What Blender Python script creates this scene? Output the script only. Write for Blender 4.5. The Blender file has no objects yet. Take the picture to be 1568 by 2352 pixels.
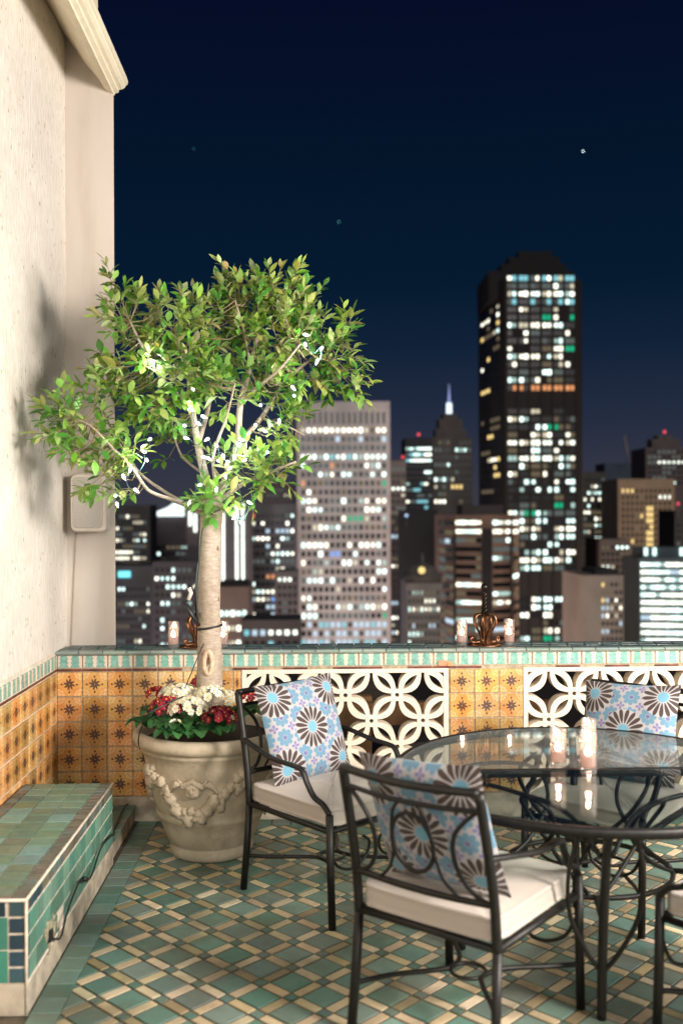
import bpy, bmesh, math, random
from mathutils import Vector, Matrix, noise
R = math.radians
random.seed(7)
sc = bpy.context.scene
col = sc.collection

# ------------------------------------------------------------------ camera
FPX = 2290.0; W0, H0 = 1568.0, 2352.0
CAMZ = 1.75; YAW = math.atan(64/FPX); ROLL = 0.004
F_ = Vector((math.sin(YAW), math.cos(YAW), 0))
R0 = Vector((math.cos(YAW), -math.sin(YAW), 0)); UP = Vector((0, 0, 1))
RT = (R0*math.cos(ROLL) - UP*math.sin(ROLL)).normalized()
UPC = (UP*math.cos(ROLL) + R0*math.sin(ROLL)).normalized()
CAM = Vector((0, 0, CAMZ))
cd = bpy.data.cameras.new('camera'); cam = bpy.data.objects.new('camera', cd); col.objects.link(cam)
m3 = Matrix((RT, UPC, -F_)).transposed()
cam.matrix_world = Matrix.Translation(CAM) @ m3.to_4x4()
cd.sensor_fit = 'AUTO'; cd.sensor_width = 36; cd.lens = 36*FPX/H0
cd.clip_start = 0.05; cd.clip_end = 20000
cd.dof.use_dof = True; cd.dof.focus_distance = 5.4; cd.dof.aperture_fstop = 1.5
sc.camera = cam

def ray(x, y): return (F_*FPX + RT*(x-W0/2) - UPC*(y-H0/2)).normalized()
def PY(x, y, Y):
    d = ray(x, y); return CAM + d*(Y/d.y)
def PZ(x, y, z):
    d = ray(x, y); return CAM + d*((z-CAMZ)/d.z)

# ------------------------------------------------------------------ world and light
w = bpy.data.worlds.new('World'); sc.world = w; w.use_nodes = True
nt = w.node_tree; nt.nodes.clear()
tc = nt.nodes.new('ShaderNodeTexCoord'); sep = nt.nodes.new('ShaderNodeSeparateXYZ')
rp = nt.nodes.new('ShaderNodeValToRGB'); bg = nt.nodes.new('ShaderNodeBackground'); wo = nt.nodes.new('ShaderNodeOutputWorld')
nt.links.new(tc.outputs['Generated'], sep.inputs[0]); nt.links.new(sep.outputs['Z'], rp.inputs[0])
nt.links.new(rp.outputs[0], bg.inputs[0]); nt.links.new(bg.outputs[0], wo.inputs[0])
cr = rp.color_ramp
stops = [(0.0, (.044, .044, .058)), (0.035, (.035, .038, .060)), (0.09, (.018, .026, .052)), (0.16, (.0060, .0165, .040)), (0.22, (.0018, .0110, .030)),
         (0.33, (.0012, .0078, .023)), (0.45, (.0018, .0040, .021)), (1.0, (.0012, .002, .018))]
cr.elements[0].position, cr.elements[0].color = stops[0][0], (*stops[0][1], 1)
cr.elements[1].position, cr.elements[1].color = stops[-1][0], (*stops[-1][1], 1)
for p, c in stops[1:-1]:
    e = cr.elements.new(p); e.color = (*c, 1)
bg.inputs[1].default_value = 1.0

def lamp(kind, name, loc, energy, color, target=None, size=.3, angle=None):
    d = bpy.data.lights.new(name, kind); d.energy = energy; d.color = color
    if kind == 'AREA': d.shape = 'DISK'; d.size = size
    elif kind == 'SUN': d.angle = angle or .01
    else: d.shadow_soft_size = size
    o = bpy.data.objects.new(name, d); col.objects.link(o); o.location = loc
    if target is not None: o.rotation_euler = (Vector(target)-Vector(loc)).to_track_quat('-Z', 'Y').to_euler()
    return o
lamp('AREA', 'terrace_lamp', (3.3, .9, 2.7), 520, (1, .92, .83), (-.7, 5.2, 1.9), 1.1)
lamp('AREA', 'soft_fill_lamp', (.2, -2.2, 2.9), 32, (1, .94, .88), (0, 5, 1.6), 1.6)  # added soft fill behind the camera, stands for no visible source
lamp('AREA', 'side_fill_lamp', (4.4, 2.4, 2.3), 265, (1, .96, .91), (-1.46, 4.9, 2.8), 2.2)  # added fill from the right to brighten the left wall
lamp('SUN', 'facade_fill_sun', (0, -20, 60), .85, (1, .97, .90), (0, 200, 0), angle=R(25))  # added sun lamp from behind the camera, lifts the distant facades
sc.view_settings.view_transform = 'Standard'; sc.view_settings.look = 'None'; sc.view_settings.gamma = 1
sc.view_settings.use_curve_mapping = False; sc.view_settings.exposure = 0
sc.cycles.use_denoising = True
sc.cycles.max_bounces = 8; sc.cycles.transparent_max_bounces = 24; sc.cycles.sample_clamp_indirect = 4
sc.cycles.caustics_reflective = False; sc.cycles.caustics_refractive = False

# ------------------------------------------------------------------ node helpers
class V:
    nt = None
    def __init__(s, k): s.k = k
    def op(s, o, *a, sw=False):
        n = V.nt.nodes.new('ShaderNodeMath'); n.operation = o
        for i, v in enumerate((s,)+a):
            if isinstance(v, V): V.nt.links.new(v.k, n.inputs[i])
            else: n.inputs[i].default_value = v
        return V(n.outputs[0])
    def __add__(s, o): return s.op('ADD', o)
    __radd__ = __add__
    def __sub__(s, o): return s.op('SUBTRACT', o)
    def __rsub__(s, o): return (s*-1)+o
    def __mul__(s, o): return s.op('MULTIPLY', o)
    __rmul__ = __mul__
    def __truediv__(s, o): return s.op('DIVIDE', o)
    def lt(s, o): return s.op('LESS_THAN', o)
    def gt(s, o): return s.op('GREATER_THAN', o)
    def fr(s): return s.op('FRACT')
    def ab(s): return s.op('ABSOLUTE')
    def mx(s, o): return s.op('MAXIMUM', o)
    def mn(s, o): return s.op('MINIMUM', o)
    def sq(s): return s.op('SQRT')
    def fl(s): return s.op('FLOOR')
def hyp(a, b): return (a*a+b*b).sq()
def mixc(f, a, b):
    n = V.nt.nodes.new('ShaderNodeMix'); n.data_type = 'RGBA'
    for i, v in ((0, f), (6, a), (7, b)):
        if isinstance(v, V): V.nt.links.new(v.k, n.inputs[i])
        elif isinstance(v, tuple): n.inputs[i].default_value = (*v[:3], 1)
        else: n.inputs[i].default_value = v
    return V(n.outputs[2])
def uvs():
    n = V.nt.nodes.new('ShaderNodeUVMap'); s = V.nt.nodes.new('ShaderNodeSeparateXYZ'); V.nt.links.new(n.outputs[0], s.inputs[0])
    return V(s.outputs[0]), V(s.outputs[1])
def tcoord(kind='Object'): 
    n = V.nt.nodes.new('ShaderNodeTexCoord'); return V(n.outputs[kind])
def scaled(v, s):
    n = V.nt.nodes.new('ShaderNodeMapping'); V.nt.links.new(v.k, n.inputs[0]); n.inputs['Scale'].default_value = s; return V(n.outputs[0])
def nz(vec, scale, detail=3, rough=.55):
    n = V.nt.nodes.new('ShaderNodeTexNoise'); V.nt.links.new(vec.k, n.inputs['Vector']); n.inputs['Scale'].default_value = scale
    n.inputs['Detail'].default_value = detail; n.inputs['Roughness'].default_value = rough; return V(n.outputs[0])
def vor(vec, scale):
    n = V.nt.nodes.new('ShaderNodeTexVoronoi'); V.nt.links.new(vec.k, n.inputs['Vector']); n.inputs['Scale'].default_value = scale
    return V(n.outputs['Distance']), V(n.outputs['Color'])
def sstep(v, a, b):
    n = V.nt.nodes.new('ShaderNodeMapRange'); V.nt.links.new(v.k, n.inputs[0]); n.inputs[1].default_value = a; n.inputs[2].default_value = b
    n.interpolation_type = 'SMOOTHSTEP'; return V(n.outputs[0])
def attr(name='Col'):
    n = V.nt.nodes.new('ShaderNodeAttribute'); n.attribute_name = name; return V(n.outputs['Color']), V(n.outputs['Fac'])
def hsv(c, v=None, s=None):
    n = V.nt.nodes.new('ShaderNodeHueSaturation'); V.nt.links.new(c.k, n.inputs['Color'])
    if v is not None: V.nt.links.new(v.k, n.inputs['Value'])
    if s is not None: n.inputs['Saturation'].default_value = s
    return V(n.outputs[0])
def newmat(name):
    m = bpy.data.materials.new(name); m.use_nodes = True; V.nt = m.node_tree
    return m, m.node_tree.nodes['Principled BSDF']
def setp(b, base=None, rough=.6, metal=0, bump=None, bs=.3, bd=.004, spec=None, coat=None):
    if base is not None:
        if isinstance(base, V): V.nt.links.new(base.k, b.inputs['Base Color'])
        else: b.inputs['Base Color'].default_value = (*base, 1)
    if isinstance(rough, V): V.nt.links.new(rough.k, b.inputs['Roughness'])
    else: b.inputs['Roughness'].default_value = rough
    b.inputs['Metallic'].default_value = metal
    if spec is not None: b.inputs['Specular IOR Level'].default_value = spec
    if coat is not None: b.inputs['Coat Weight'].default_value = coat; b.inputs['Coat Roughness'].default_value = .12
    if bump is not None:
        n = V.nt.nodes.new('ShaderNodeBump'); n.inputs['Strength'].default_value = bs; n.inputs['Distance'].default_value = bd
        V.nt.links.new(bump.k, n.inputs['Height']); V.nt.links.new(n.outputs[0], b.inputs['Normal'])
def simple(name, base, rough=.6, metal=0, var=.15, scale=12, bs=.2, bd=.003, **k):
    m, b = newmat(name); o = tcoord(); n = nz(o, scale, 4)
    c = mixc(sstep(n, .3, .7), tuple(x*(1-var) for x in base), tuple(min(1, x*(1+var)) for x in base))
    setp(b, c, rough, metal, n, bs, bd, **k); return m
def emit(name, c, s, nosample=True):
    m = bpy.data.materials.new(name); m.use_nodes = True; n = m.node_tree; n.nodes.clear()
    e = n.nodes.new('ShaderNodeEmission'); o = n.nodes.new('ShaderNodeOutputMaterial'); n.links.new(e.outputs[0], o.inputs[0])
    e.inputs[0].default_value = (*c, 1); e.inputs[1].default_value = s
    if nosample: m.cycles.emission_sampling = 'NONE'
    return m
def glassy(name, tint, rough=.02, veil=0, ior=1.5):
    m = bpy.data.materials.new(name); m.use_nodes = True; n = m.node_tree; n.nodes.clear()
    t = n.nodes.new('ShaderNodeBsdfTransparent'); t.inputs[0].default_value = (*tint, 1)
    g = n.nodes.new('ShaderNodeBsdfGlossy'); g.inputs['Roughness'].default_value = rough
    f = n.nodes.new('ShaderNodeFresnel'); ge = n.nodes.new('ShaderNodeNewGeometry'); mr = n.nodes.new('ShaderNodeMapRange')
    mr.inputs[3].default_value = ior; mr.inputs[4].default_value = 1/ior; n.links.new(ge.outputs['Backfacing'], mr.inputs[0]); n.links.new(mr.outputs[0], f.inputs[0]); mx = n.nodes.new('ShaderNodeMixShader'); o = n.nodes.new('ShaderNodeOutputMaterial')
    n.links.new(f.outputs[0], mx.inputs[0])
    if veil:
        d = n.nodes.new('ShaderNodeBsdfDiffuse'); d.inputs[0].default_value = (.6, .6, .56, 1); m2 = n.nodes.new('ShaderNodeMixShader'); m2.inputs[0].default_value = veil
        n.links.new(t.outputs[0], m2.inputs[1]); n.links.new(d.outputs[0], m2.inputs[2]); n.links.new(m2.outputs[0], mx.inputs[1])
    else: n.links.new(t.outputs[0], mx.inputs[1])
    n.links.new(g.outputs[0], mx.inputs[2]); n.links.new(mx.outputs[0], o.inputs[0]); return m

# ------------------------------------------------------------------ mesh helpers
class MB:
    def __init__(s): s.v = []; s.f = []; s.mi = []; s.uv = []; s.c = []; s.mats = []; s.sm = []
    def add(s, vs, fs, m=0, uv=None, c=(1, 1, 1), smooth=False):
        o = len(s.v); s.v += [tuple(x) for x in vs]
        for i, f in enumerate(fs):
            s.f.append([o+j for j in f]); s.mi.append(m); s.sm.append(smooth)
            s.uv.append([uv[j] for j in f] if uv else [(0, 0)]*len(f)); s.c.append(c)
    def build(s, name, mats, parent=None, smooth=None):
        me = bpy.data.meshes.new(name); me.from_pydata(s.v, [], s.f)
        for m in (mats if isinstance(mats, (list, tuple)) else [mats]): me.materials.append(m)
        me.polygons.foreach_set('material_index', s.mi)
        me.polygons.foreach_set('use_smooth', [True if smooth else q for q in s.sm] if smooth is not False else [False]*len(s.f))
        ul = me.uv_layers.new(name='UVMap'); flat = []; fc = []
        for u, c in zip(s.uv, s.c):
            for p in u: flat += [p[0], p[1]]; fc += [c[0], c[1], c[2], 1]
        ul.data.foreach_set('uv', flat)
        ca = me.color_attributes.new('Col', 'FLOAT_COLOR', 'CORNER'); ca.data.foreach_set('color', fc)
        me.update()
        o = bpy.data.objects.new(name, me); col.objects.link(o)
        if parent is not None: o.parent = parent
        return o
    def box(s, a, b, m=0, c=(1, 1, 1), M=None):
        x0, y0, z0 = a; x1, y1, z1 = b
        v = [Vector(p) for p in ((x0, y0, z0), (x1, y0, z0), (x1, y1, z0), (x0, y1, z0), (x0, y0, z1), (x1, y0, z1), (x1, y1, z1), (x0, y1, z1))]
        if M is not None: v = [M @ p for p in v]
        s.add(v, [(0, 3, 2, 1), (4, 5, 6, 7), (0, 1, 5, 4), (1, 2, 6, 5), (2, 3, 7, 6), (3, 0, 4, 7)], m, None, c)
    def tile(s, o, u, v, n, uv=True, m=0, c=(1, 1, 1), b=.004, h=.006):
        """one glazed tile: pillowed top face on bevelled sides"""
        o, u, v, n = map(Vector, (o, u, v, n)); ul, vl = u.length, v.length; uh, vh = u/ul, v/vl
        base = [o, o+u, o+u+v, o+v]
        top = [o+uh*b+vh*b+n*h, o+u-uh*b+vh*b+n*h, o+u+v-uh*b-vh*b+n*h, o+v+uh*b-vh*b+n*h]
        s.poly_tile(base, top, m, c, [(0, 0), (1, 0), (1, 1), (0, 1)])
    def poly_tile(s, base, top, m, c, q=None):
        k = len(base)
        if q is None: q = [(0, 0)]*k
        f = [tuple(range(k, 2*k))] + [(i, (i+1) % k, k+(i+1) % k, k+i) for i in range(k)]
        s.add(base+top, f, m, list(q)+list(q), c)
    def tube(s, pts, r, n=8, m=0, closed=False, c=(1, 1, 1), sm=True, cap=True, flat=1.0, rot=0):
        pts = [Vector(p) for p in pts]; k = len(pts); rs = r if isinstance(r, (list, tuple)) else [r]*k
        if len(rs) != k: rs = [rs[0]+(rs[-1]-rs[0])*i/(k-1) for i in range(k)]
        vs = []; nrm = None
        for i, p in enumerate(pts):
            a = pts[(i-1) % k] if (closed or i) else p; b_ = pts[(i+1) % k] if (closed or i < k-1) else p
            t = (b_-a).normalized()
            if nrm is None:
                nrm = t.cross(Vector((0, 0, 1)))
                if nrm.length < .1: nrm = t.cross(Vector((1, 0, 0)))
                nrm.normalize()
            else:
                nrm = (nrm - t*nrm.dot(t)).normalized()
            bi = t.cross(nrm)
            for j in range(n):
                a2 = 2*math.pi*j/n + rot; vs.append(p + nrm*math.cos(a2)*rs[i] + bi*math.sin(a2)*rs[i]*flat)
        fs = [(i*n+j, i*n+(j+1) % n, ((i+1) % k)*n+(j+1) % n, ((i+1) % k)*n+j) for i in range(k if closed else k-1) for j in range(n)]
        if cap and not closed: fs += [tuple(range(n))[::-1], tuple((k-1)*n+j for j in range(n))]
        s.add(vs, fs, m, None, c, sm)
    def lathe(s, prof, n=32, o=(0, 0, 0), m=0, c=(1, 1, 1), sm=True, capb=True, capt=True):
        o = Vector(o); vs = [o+Vector((r*math.cos(2*math.pi*j/n), r*math.sin(2*math.pi*j/n), z)) for r, z in prof for j in range(n)]
        k = len(prof); fs = [(i*n+j, i*n+(j+1) % n, (i+1)*n+(j+1) % n, (i+1)*n+j) for i in range(k-1) for j in range(n)]
        if capb: fs.append(tuple(range(n))[::-1])
        if capt: fs.append(tuple((k-1)*n+j for j in range(n)))
        s.add(vs, fs, m, None, c, sm)
    def ball(s, o, r, m=0, c=(1, 1, 1), nu=10, nv=7, sc_=(1, 1, 1), M=None, jit=0):
        vs = []; o = Vector(o)
        for i in range(nv+1):
            th = math.pi*i/nv
            for j in range(nu):
                a = 2*math.pi*j/nu; p = Vector((math.sin(th)*math.cos(a)*sc_[0], math.sin(th)*math.sin(a)*sc_[1], math.cos(th)*sc_[2]))
                rr = r*(1+jit*noise.noise(p*3+o*20)); p = p*rr
                if M is not None: p = M @ p
                vs.append(o+p)
        s.add(vs, [(i*nu+j, (i+1)*nu+j, (i+1)*nu+(j+1) % nu, i*nu+(j+1) % nu) for i in range(nv) for j in range(nu)], m, None, c, True)
def cr_(pts, n=6, closed=False):
    pts = [Vector(p) for p in pts]; k = len(pts); out = []
    for i in range(k if closed else k-1):
        if closed: a, b, c, d = (pts[(i+q) % k] for q in (-1, 0, 1, 2))
        else: a, b, c, d = pts[max(i-1, 0)], pts[i], pts[i+1], pts[min(i+2, k-1)]
        for j in range(n):
            t = j/n; out.append(.5*((2*b)+(c-a)*t+(2*a-5*b+4*c-d)*t*t+(3*b-a-3*c+d)*t**3))
    if not closed: out.append(pts[-1])
    return out
def empty(name, label, cat, loc=(0, 0, 0), rz=0, group=None):
    o = bpy.data.objects.new(name, None); col.objects.link(o); o.location = loc; o.rotation_euler = (0, 0, rz)
    o.empty_display_size = .1
    o['label'] = label; o['category'] = cat
    if group: o['group'] = group
    return o
def tag(o, label=None, cat=None, group=None, kind=None):
    for k, v in (('label', label), ('category', cat), ('group', group), ('kind', kind)):
        if v: o[k] = v
    return o
def copy_tree(o, parent=None):
    c = o.copy(); col.objects.link(c)
    if parent is not None: c.parent = parent
    for ch in list(o.children): copy_tree(ch, c)
    return c
def jit(c, a=.12, h=.04):
    k = 1+random.uniform(-a, a); return tuple(max(0, x*k*(1+random.uniform(-h, h))) for x in c)

# ------------------------------------------------------------------ materials
def plaster():
    m, b = newmat('trowelled_plaster'); o = tcoord()
    s = nz(scaled(o, (30, 30, 8)), 1.6, 5, .6)
    d, cc = vor(scaled(o, (1, 1, .55)), 26); n2 = nz(o, 5, 3)
    pit = (d-nz(o, 40, 2)*.12).lt(.10)*nz(o, 9, 2).gt(.53); mk = nz(scaled(o, (60, 60, 16)), 1.3, 3).gt(.655)*nz(o, 2.2, 2).gt(.45)
    c = mixc(sstep(n2, .3, .7), (.67, .615, .55), (.73, .68, .62))
    c = mixc(sstep(s, .35, .7)*.55, c, (.52, .46, .37)); c = mixc(mk*.35, c, (.42, .32, .20)); c = mixc(pit*.75, c, (.30, .20, .11))
    setp(b, c, .75, 0, s*.8-pit*.9, .8, .012); return m
M_plaster = plaster()
def smoothwall():
    m, b = newmat('smooth_painted_render'); o = tcoord()
    n = nz(scaled(o, (7, 7, .8)), 1.6, 5); n2 = nz(o, 3, 3)
    c = mixc(sstep(n, .42, .75)*.5, (.52, .455, .40), (.40, .33, .265)); c = mixc(sstep(n2, .3, .8)*.25, c, (.52, .48, .44))
    setp(b, c, .55, 0, nz(o, 40, 3), .08, .003); return m
M_smooth = smoothwall()
M_eave = simple('cream_eave_paint', (.74, .66, .50), .6, var=.06, bs=.08)
M_base = simple('worn_white_plaster', (.41, .35, .27), .8, var=.38, scale=9, bs=.5, bd=.006)
M_grout = simple('tile_grout', (.34, .27, .18), .9, var=.3, scale=30, bs=.4)
M_groutdark = simple('floor_grout', (.10, .082, .055), .9, var=.35, scale=25, bs=.4)
M_groutw = simple('white_grout', (.62, .54, .44), .85, var=.15, scale=30, bs=.4)
def glaze(name, rough=.28, noiseamt=.30):
    m, b = newmat(name); o = tcoord(); c, _ = attr(); n = nz(o, 28, 4, .65); n2 = nz(o, 7, 3)
    cc = hsv(c, (n*.7+n2*.5)*noiseamt*1.6+(1-noiseamt*.95))
    g = nz(o, 16, 5)
    setp(b, cc, sstep(g, .3, .75)*.35+rough, 0, n, .18, .003); return m
M_glaze = glaze('glazed_tile')
def floorglaze():
    m, b = newmat('floor_tile_glaze'); o = tcoord(); c, _ = attr(); n = nz(o, 40, 4, .65); n2 = nz(o, 3.2, 4)
    cc = hsv(c, n*.35+.82); cc = mixc(sstep(n2, .42, .68)*.55, cc, (.10, .09, .06)); cc = mixc(sstep(nz(o, 120, 3), .6, .75)*.35, cc, (.16, .14, .09))
    setp(b, cc, sstep(nz(o, 9, 4), .3, .7)*.3+.38, 0, n, .25, .003); return m
M_floor = floorglaze()
def orange():
    m, b = newmat('painted_orange_tile'); o = tcoord(); u, v = uvs(); at, af = attr()
    wob = (nz(o, 22, 2)-.5)*.05
    x = u-.5+wob; y = v-.5+wob; r = hyp(x, y); ang = y.op('ARCTAN2', x)
    # swirled eight petal star
    a8 = ((ang+r*1.1)*(8/(2*math.pi))+.0).fr()-.5; a8 = 0.5-a8.ab()
    perp = a8*(2*math.pi/8)*r
    star = perp.lt((r*(math.pi/.275)).op('SINE')*.043+.004)*r.lt(.27)*r.gt(.025)
    ax, ay = x.ab(), y.ab()
    dots = hyp(ax-.345, ay).lt(.044).mx(hyp(ax, ay-.345).lt(.044)); stem = ax.mn(ay).lt(.008)*r.lt(.34)*r.gt(.2)
    dark = star.mx(dots).mx(stem)
    cx, cy = .5-ax, .5-ay; rc = hyp(cx, cy)
    # pale scroll petals round the corners and edges
    p1 = (hyp(cx-.13, cy-.13)-.075).ab().lt(.035); p2 = hyp(cx-.04, cy-.24).lt(.065).mx(hyp(cx-.24, cy-.04).lt(.065))
    p3 = rc.lt(.10)*rc.gt(.045)
    pale = p1.mx(p2).mx(p3); pale = pale*(1-hyp(ax-.345, ay).lt(.06).mx(hyp(ax, ay-.345).lt(.06)))
    line = (hyp(cx-.02, cy-.27)-.085).ab().lt(.008).mx((hyp(cx-.27, cy-.02)-.085).ab().lt(.008)).mx((rc-.19).ab().lt(.008))
    n = nz(o, 60, 4, .7); n2 = nz(o, 11, 4)
    base = mixc(sstep(n2, .3, .7), (.52, .22, .055), (.60, .34, .115)); base = mixc(sstep(n, .5, .72)*.5, base, (.36, .18, .06))
    c = mixc(pale*.45, base, (.74, .52, .28)); c = mixc(line*.6, c, (.33, .15, .05)); c = mixc(dark*.93, c, (.050, .022, .022))
    c = mixc(sstep(nz(o, 95, 3), .62, .78)*.55, c, (.62, .5, .36))
    n3 = V.nt.nodes.new('ShaderNodeMix'); n3.data_type = 'RGBA'; n3.blend_type = 'MULTIPLY'; n3.inputs[0].default_value = 1
    V.nt.links.new(c.k, n3.inputs[6]); V.nt.links.new(at.k, n3.inputs[7])
    setp(b, V(n3.outputs[2]), sstep(nz(o, 14, 3), .3, .7)*.3+.28, 0, n+dark*.15, .25, .003); return m
M_orange = orange()
def tealband():
    m, b = newmat('painted_teal_tree_tile'); o = tcoord(); u, v = uvs(); at, af = attr()
    q = (u*2).fr()-.5; qa = q.ab(); lv = (v*3.0); st = lv.fr()
    wdt = (1-st)*.13 + (1-v)*.06+.225 + (nz(o, 60, 2)-.5)*.06
    tree = qa.lt(wdt)*v.gt(.02); edge = (qa-wdt).ab().lt(.018)
    n = nz(o, 42, 4, .7); n2 = nz(o, 13, 3)
    teal = mixc(sstep(n, .35, .68), (.075, .26, .21), (.22, .43, .36)); teal = mixc(sstep(n2, .35, .7)*.6, teal, (.14, .36, .31))
    cream = mixc(n*.5, (.64, .54, .44), (.55, .42, .33)); c = mixc(tree*.93, cream, teal); c = mixc(edge*.5, c, (.10, .13, .10))
    n3 = V.nt.nodes.new('ShaderNodeMix'); n3.data_type = 'RGBA'; n3.blend_type = 'MULTIPLY'; n3.inputs[0].default_value = 1
    V.nt.links.new(c.k, n3.inputs[6]); V.nt.links.new(at.k, n3.inputs[7])
    setp(b, V(n3.outputs[2]), sstep(nz(o, 14, 3), .3, .7)*.2+.2, 0, tree*.5+n*.4, .3, .003); return m
M_band = tealband()
M_block = simple('white_breeze_block', (.68, .58, .46), .7, var=.10, scale=7, bs=.35, bd=.005)
M_iron = simple('dark_wrought_iron', (.009, .0075, .0065), .48, .35, var=.4, scale=40, bs=.35, bd=.002)
M_bronze = simple('aged_bronze', (.17, .085, .045), .28, .9, var=.5, scale=30, bs=.35, bd=.003)
def stripefab():
    m, b = newmat('ribbed_cream_fabric'); o = tcoord(); s = V.nt.nodes.new('ShaderNodeSeparateXYZ'); V.nt.links.new(o.k, s.inputs[0])
    x = V(s.outputs[0]); w_ = ((x*130).fr()-.5).ab()*2; n = nz(o, 14, 3); n2 = nz(o, 260, 2)
    c = mixc(w_*.5+n2*.2, (.47, .41, .365), (.32, .265, .22)); c = mixc(sstep(n, .4, .75)*.25, c, (.40, .32, .26))
    setp(b, c, .85, 0, w_+n2*.5, .35, .002); b.inputs['Sheen Weight'].default_value = .2; return m
M_seat = stripefab()
def pillowfab():
    m, b = newmat('daisy_print_fabric'); u, v = uvs(); o = tcoord()
    wv = nz(o, 220, 2)
    c = mixc(wv*.6, (.34, .325, .335), (.27, .255, .265))
    # small blue eight petal flowers on a square lattice
    def daisy(x, y, n, r0, r1, fat, tw=0):
        r = hyp(x, y); a = y.op('ARCTAN2', x)*(n/(2*math.pi)); a = .5-((a+tw).fr()-.5).ab()
        perp = a*(2*math.pi/n)*r; t = (r-r0)/(r1-r0)
        # elongated petal, rounded at its tip
        wd = ((1-(t*2-1)*(t*2-1)).mx(0).sq())*(t*.9+.45)*fat
        return perp.lt(wd)*r.gt(r0)*r.lt(r1), r
    k = 4.0
    fx = (u*5.2+.13).fr()-.5; fy = (v*5.2+.13).fr()-.5
    p, r = daisy(fx, fy, 8, .10, .46, .125)
    c = mixc(p, c, (.10, .205, .29)); c = mixc(r.lt(.10), c, (.12, .10, .24))
    gx = (u*5.2+.63).fr()-.5; gy = (v*5.2+.63).fr()-.5
    p2, r2 = daisy(gx, gy, 4, .02, .22, .07); c = mixc(p2, c, (.15, .13, .28))
    # big brown daisies with blue centres, five per face (quincunx)
    for ox, oy in ((0, 0), (.5, .5)):
        fx = (u+ox+.5).fr()-.5; fy = (v+oy+.5).fr()-.5
        if ox: fx, fy = (u).fr()-.5, (v).fr()-.5
        else: fx, fy = (u-.14), (v-.86)
        p, r = daisy(fx, fy, 17,   .060, .205, .0205, .3)
        c = mixc(r.lt(.205), c, (.34, .325, .33)); c = mixc(p, c, (.040, .022, .018)); c = mixc(r.lt(.055), c, (.12, .29, .39))
    for ax_, ay_ in ((.86, .86), (.14, .14), (.86, .14)):
        fx, fy = (u-ax_), (v-ay_)
        p, r = daisy(fx, fy, 17,   .060, .205, .0205, .1)
        c = mixc(r.lt(.205), c, (.34, .325, .33)); c = mixc(p, c, (.040, .022, .018)); c = mixc(r.lt(.055), c, (.12, .29, .39))
    setp(b, c, .8, 0, wv, .25, .0015); b.inputs['Sheen Weight'].default_value = .15; return m
M_pillow = pillowfab()
def clay():
    m, b = newmat('weathered_cast_clay'); o = tcoord(); n = nz(o, 6, 5); n2 = nz(o, 45, 4, .7)
    c = mixc(sstep(n, .3, .7), (.38, .315, .225), (.52, .435, .325)); c = mixc(sstep(n2, .55, .75)*.45, c, (.22, .155, .09)); c = mixc(sstep(nz(scaled(o, (3, 3, .7)), 4, 4), .5, .75)*.45, c, (.24, .19, .12))
    setp(b, c, .8, 0, n2, .55, .005); return m
M_clay = clay()
def bark():
    m, b = newmat('smooth_pale_bark'); o = tcoord(); n = nz(scaled(o, (1, 1, 3.0)), 30, 5, .7); n2 = nz(o, 8, 4); d, _ = vor(scaled(o, (1, 1, .6)), 14)
    c = mixc(sstep(n, .25, .75), (.26, .195, .14), (.46, .38, .30)); c = mixc(sstep(n2, .45, .7)*.5, c, (.20, .14, .085))
    c = mixc(d.lt(.12)*.8, c, (.11, .06, .03))
    setp(b, c, .75, 0, n, .5, .006); return m
M_bark = bark()
M_scar = simple('healed_bark_lip', (.50, .36, .25), .75, var=.2, scale=30, bs=.4)
M_hollow = simple('dark_bark_hollow', (.12, .065, .035), .9, var=.3, scale=30)
def leafmat(name, trans=.35):
    m, b = newmat(name); o = tcoord(); c, _ = attr(); n = nz(o, 60, 3)
    cc = hsv(c, n*.5+.75); setp(b, cc, .42, 0, n, .15, .001)
    t = V.nt.nodes.new('ShaderNodeBsdfTranslucent'); V.nt.links.new(cc.k, t.inputs[0])
    mx = V.nt.nodes.new('ShaderNodeMixShader'); mx.inputs[0].default_value = trans
    out = V.nt.nodes['Material Output']; V.nt.links.new(b.outputs[0], mx.inputs[1]); V.nt.links.new(t.outputs[0], mx.inputs[2]); V.nt.links.new(mx.outputs[0], out.inputs[0])
    return m
M_leaf = leafmat('fig_leaf'); M_prim = leafmat('primrose_leaf', .2); M_petal = leafmat('flower_petal', .25)
M_twig = simple('green_brown_twig', (.22, .17, .09), .7)
M_soil = simple('potting_soil', (.035, .022, .014), .95, var=.5, scale=60, bs=.8, bd=.01)
M_black = simple('black_cable_rubber', (.012, .012, .012), .45, var=.3)
M_wire = simple('green_lamp_wire', (.015, .05, .035), .4)
M_speaker = simple('off_white_speaker_plastic', (.62, .54, .46), .45, var=.04, bs=.05)
M_grille = simple('pale_grey_grille', (.46, .41, .37), .7, var=.1, scale=160, bs=.5)
M_wax, _b = newmat('candle_wax'); setp(_b, (.85, .62, .55), .4)
_t = V.nt.nodes.new('ShaderNodeBsdfTranslucent'); _t.inputs[0].default_value = (.95, .70, .62, 1); _tr = V.nt.nodes.new('ShaderNodeBsdfTransparent'); _m1 = V.nt.nodes.new('ShaderNodeMixShader'); _m2 = V.nt.nodes.new('ShaderNodeMixShader')
_m1.inputs[0].default_value = .7; _m2.inputs[0].default_value = .35; V.nt.links.new(_b.outputs[0], _m1.inputs[1]); V.nt.links.new(_t.outputs[0], _m1.inputs[2]); V.nt.links.new(_m1.outputs[0], _m2.inputs[1]); V.nt.links.new(_tr.outputs[0], _m2.inputs[2]); V.nt.links.new(_m2.outputs[0], V.nt.nodes['Material Output'].inputs[0])
M_votive = glassy('votive_glass', (.95, .92, .92), .03, veil=.11, ior=1.9)
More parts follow.
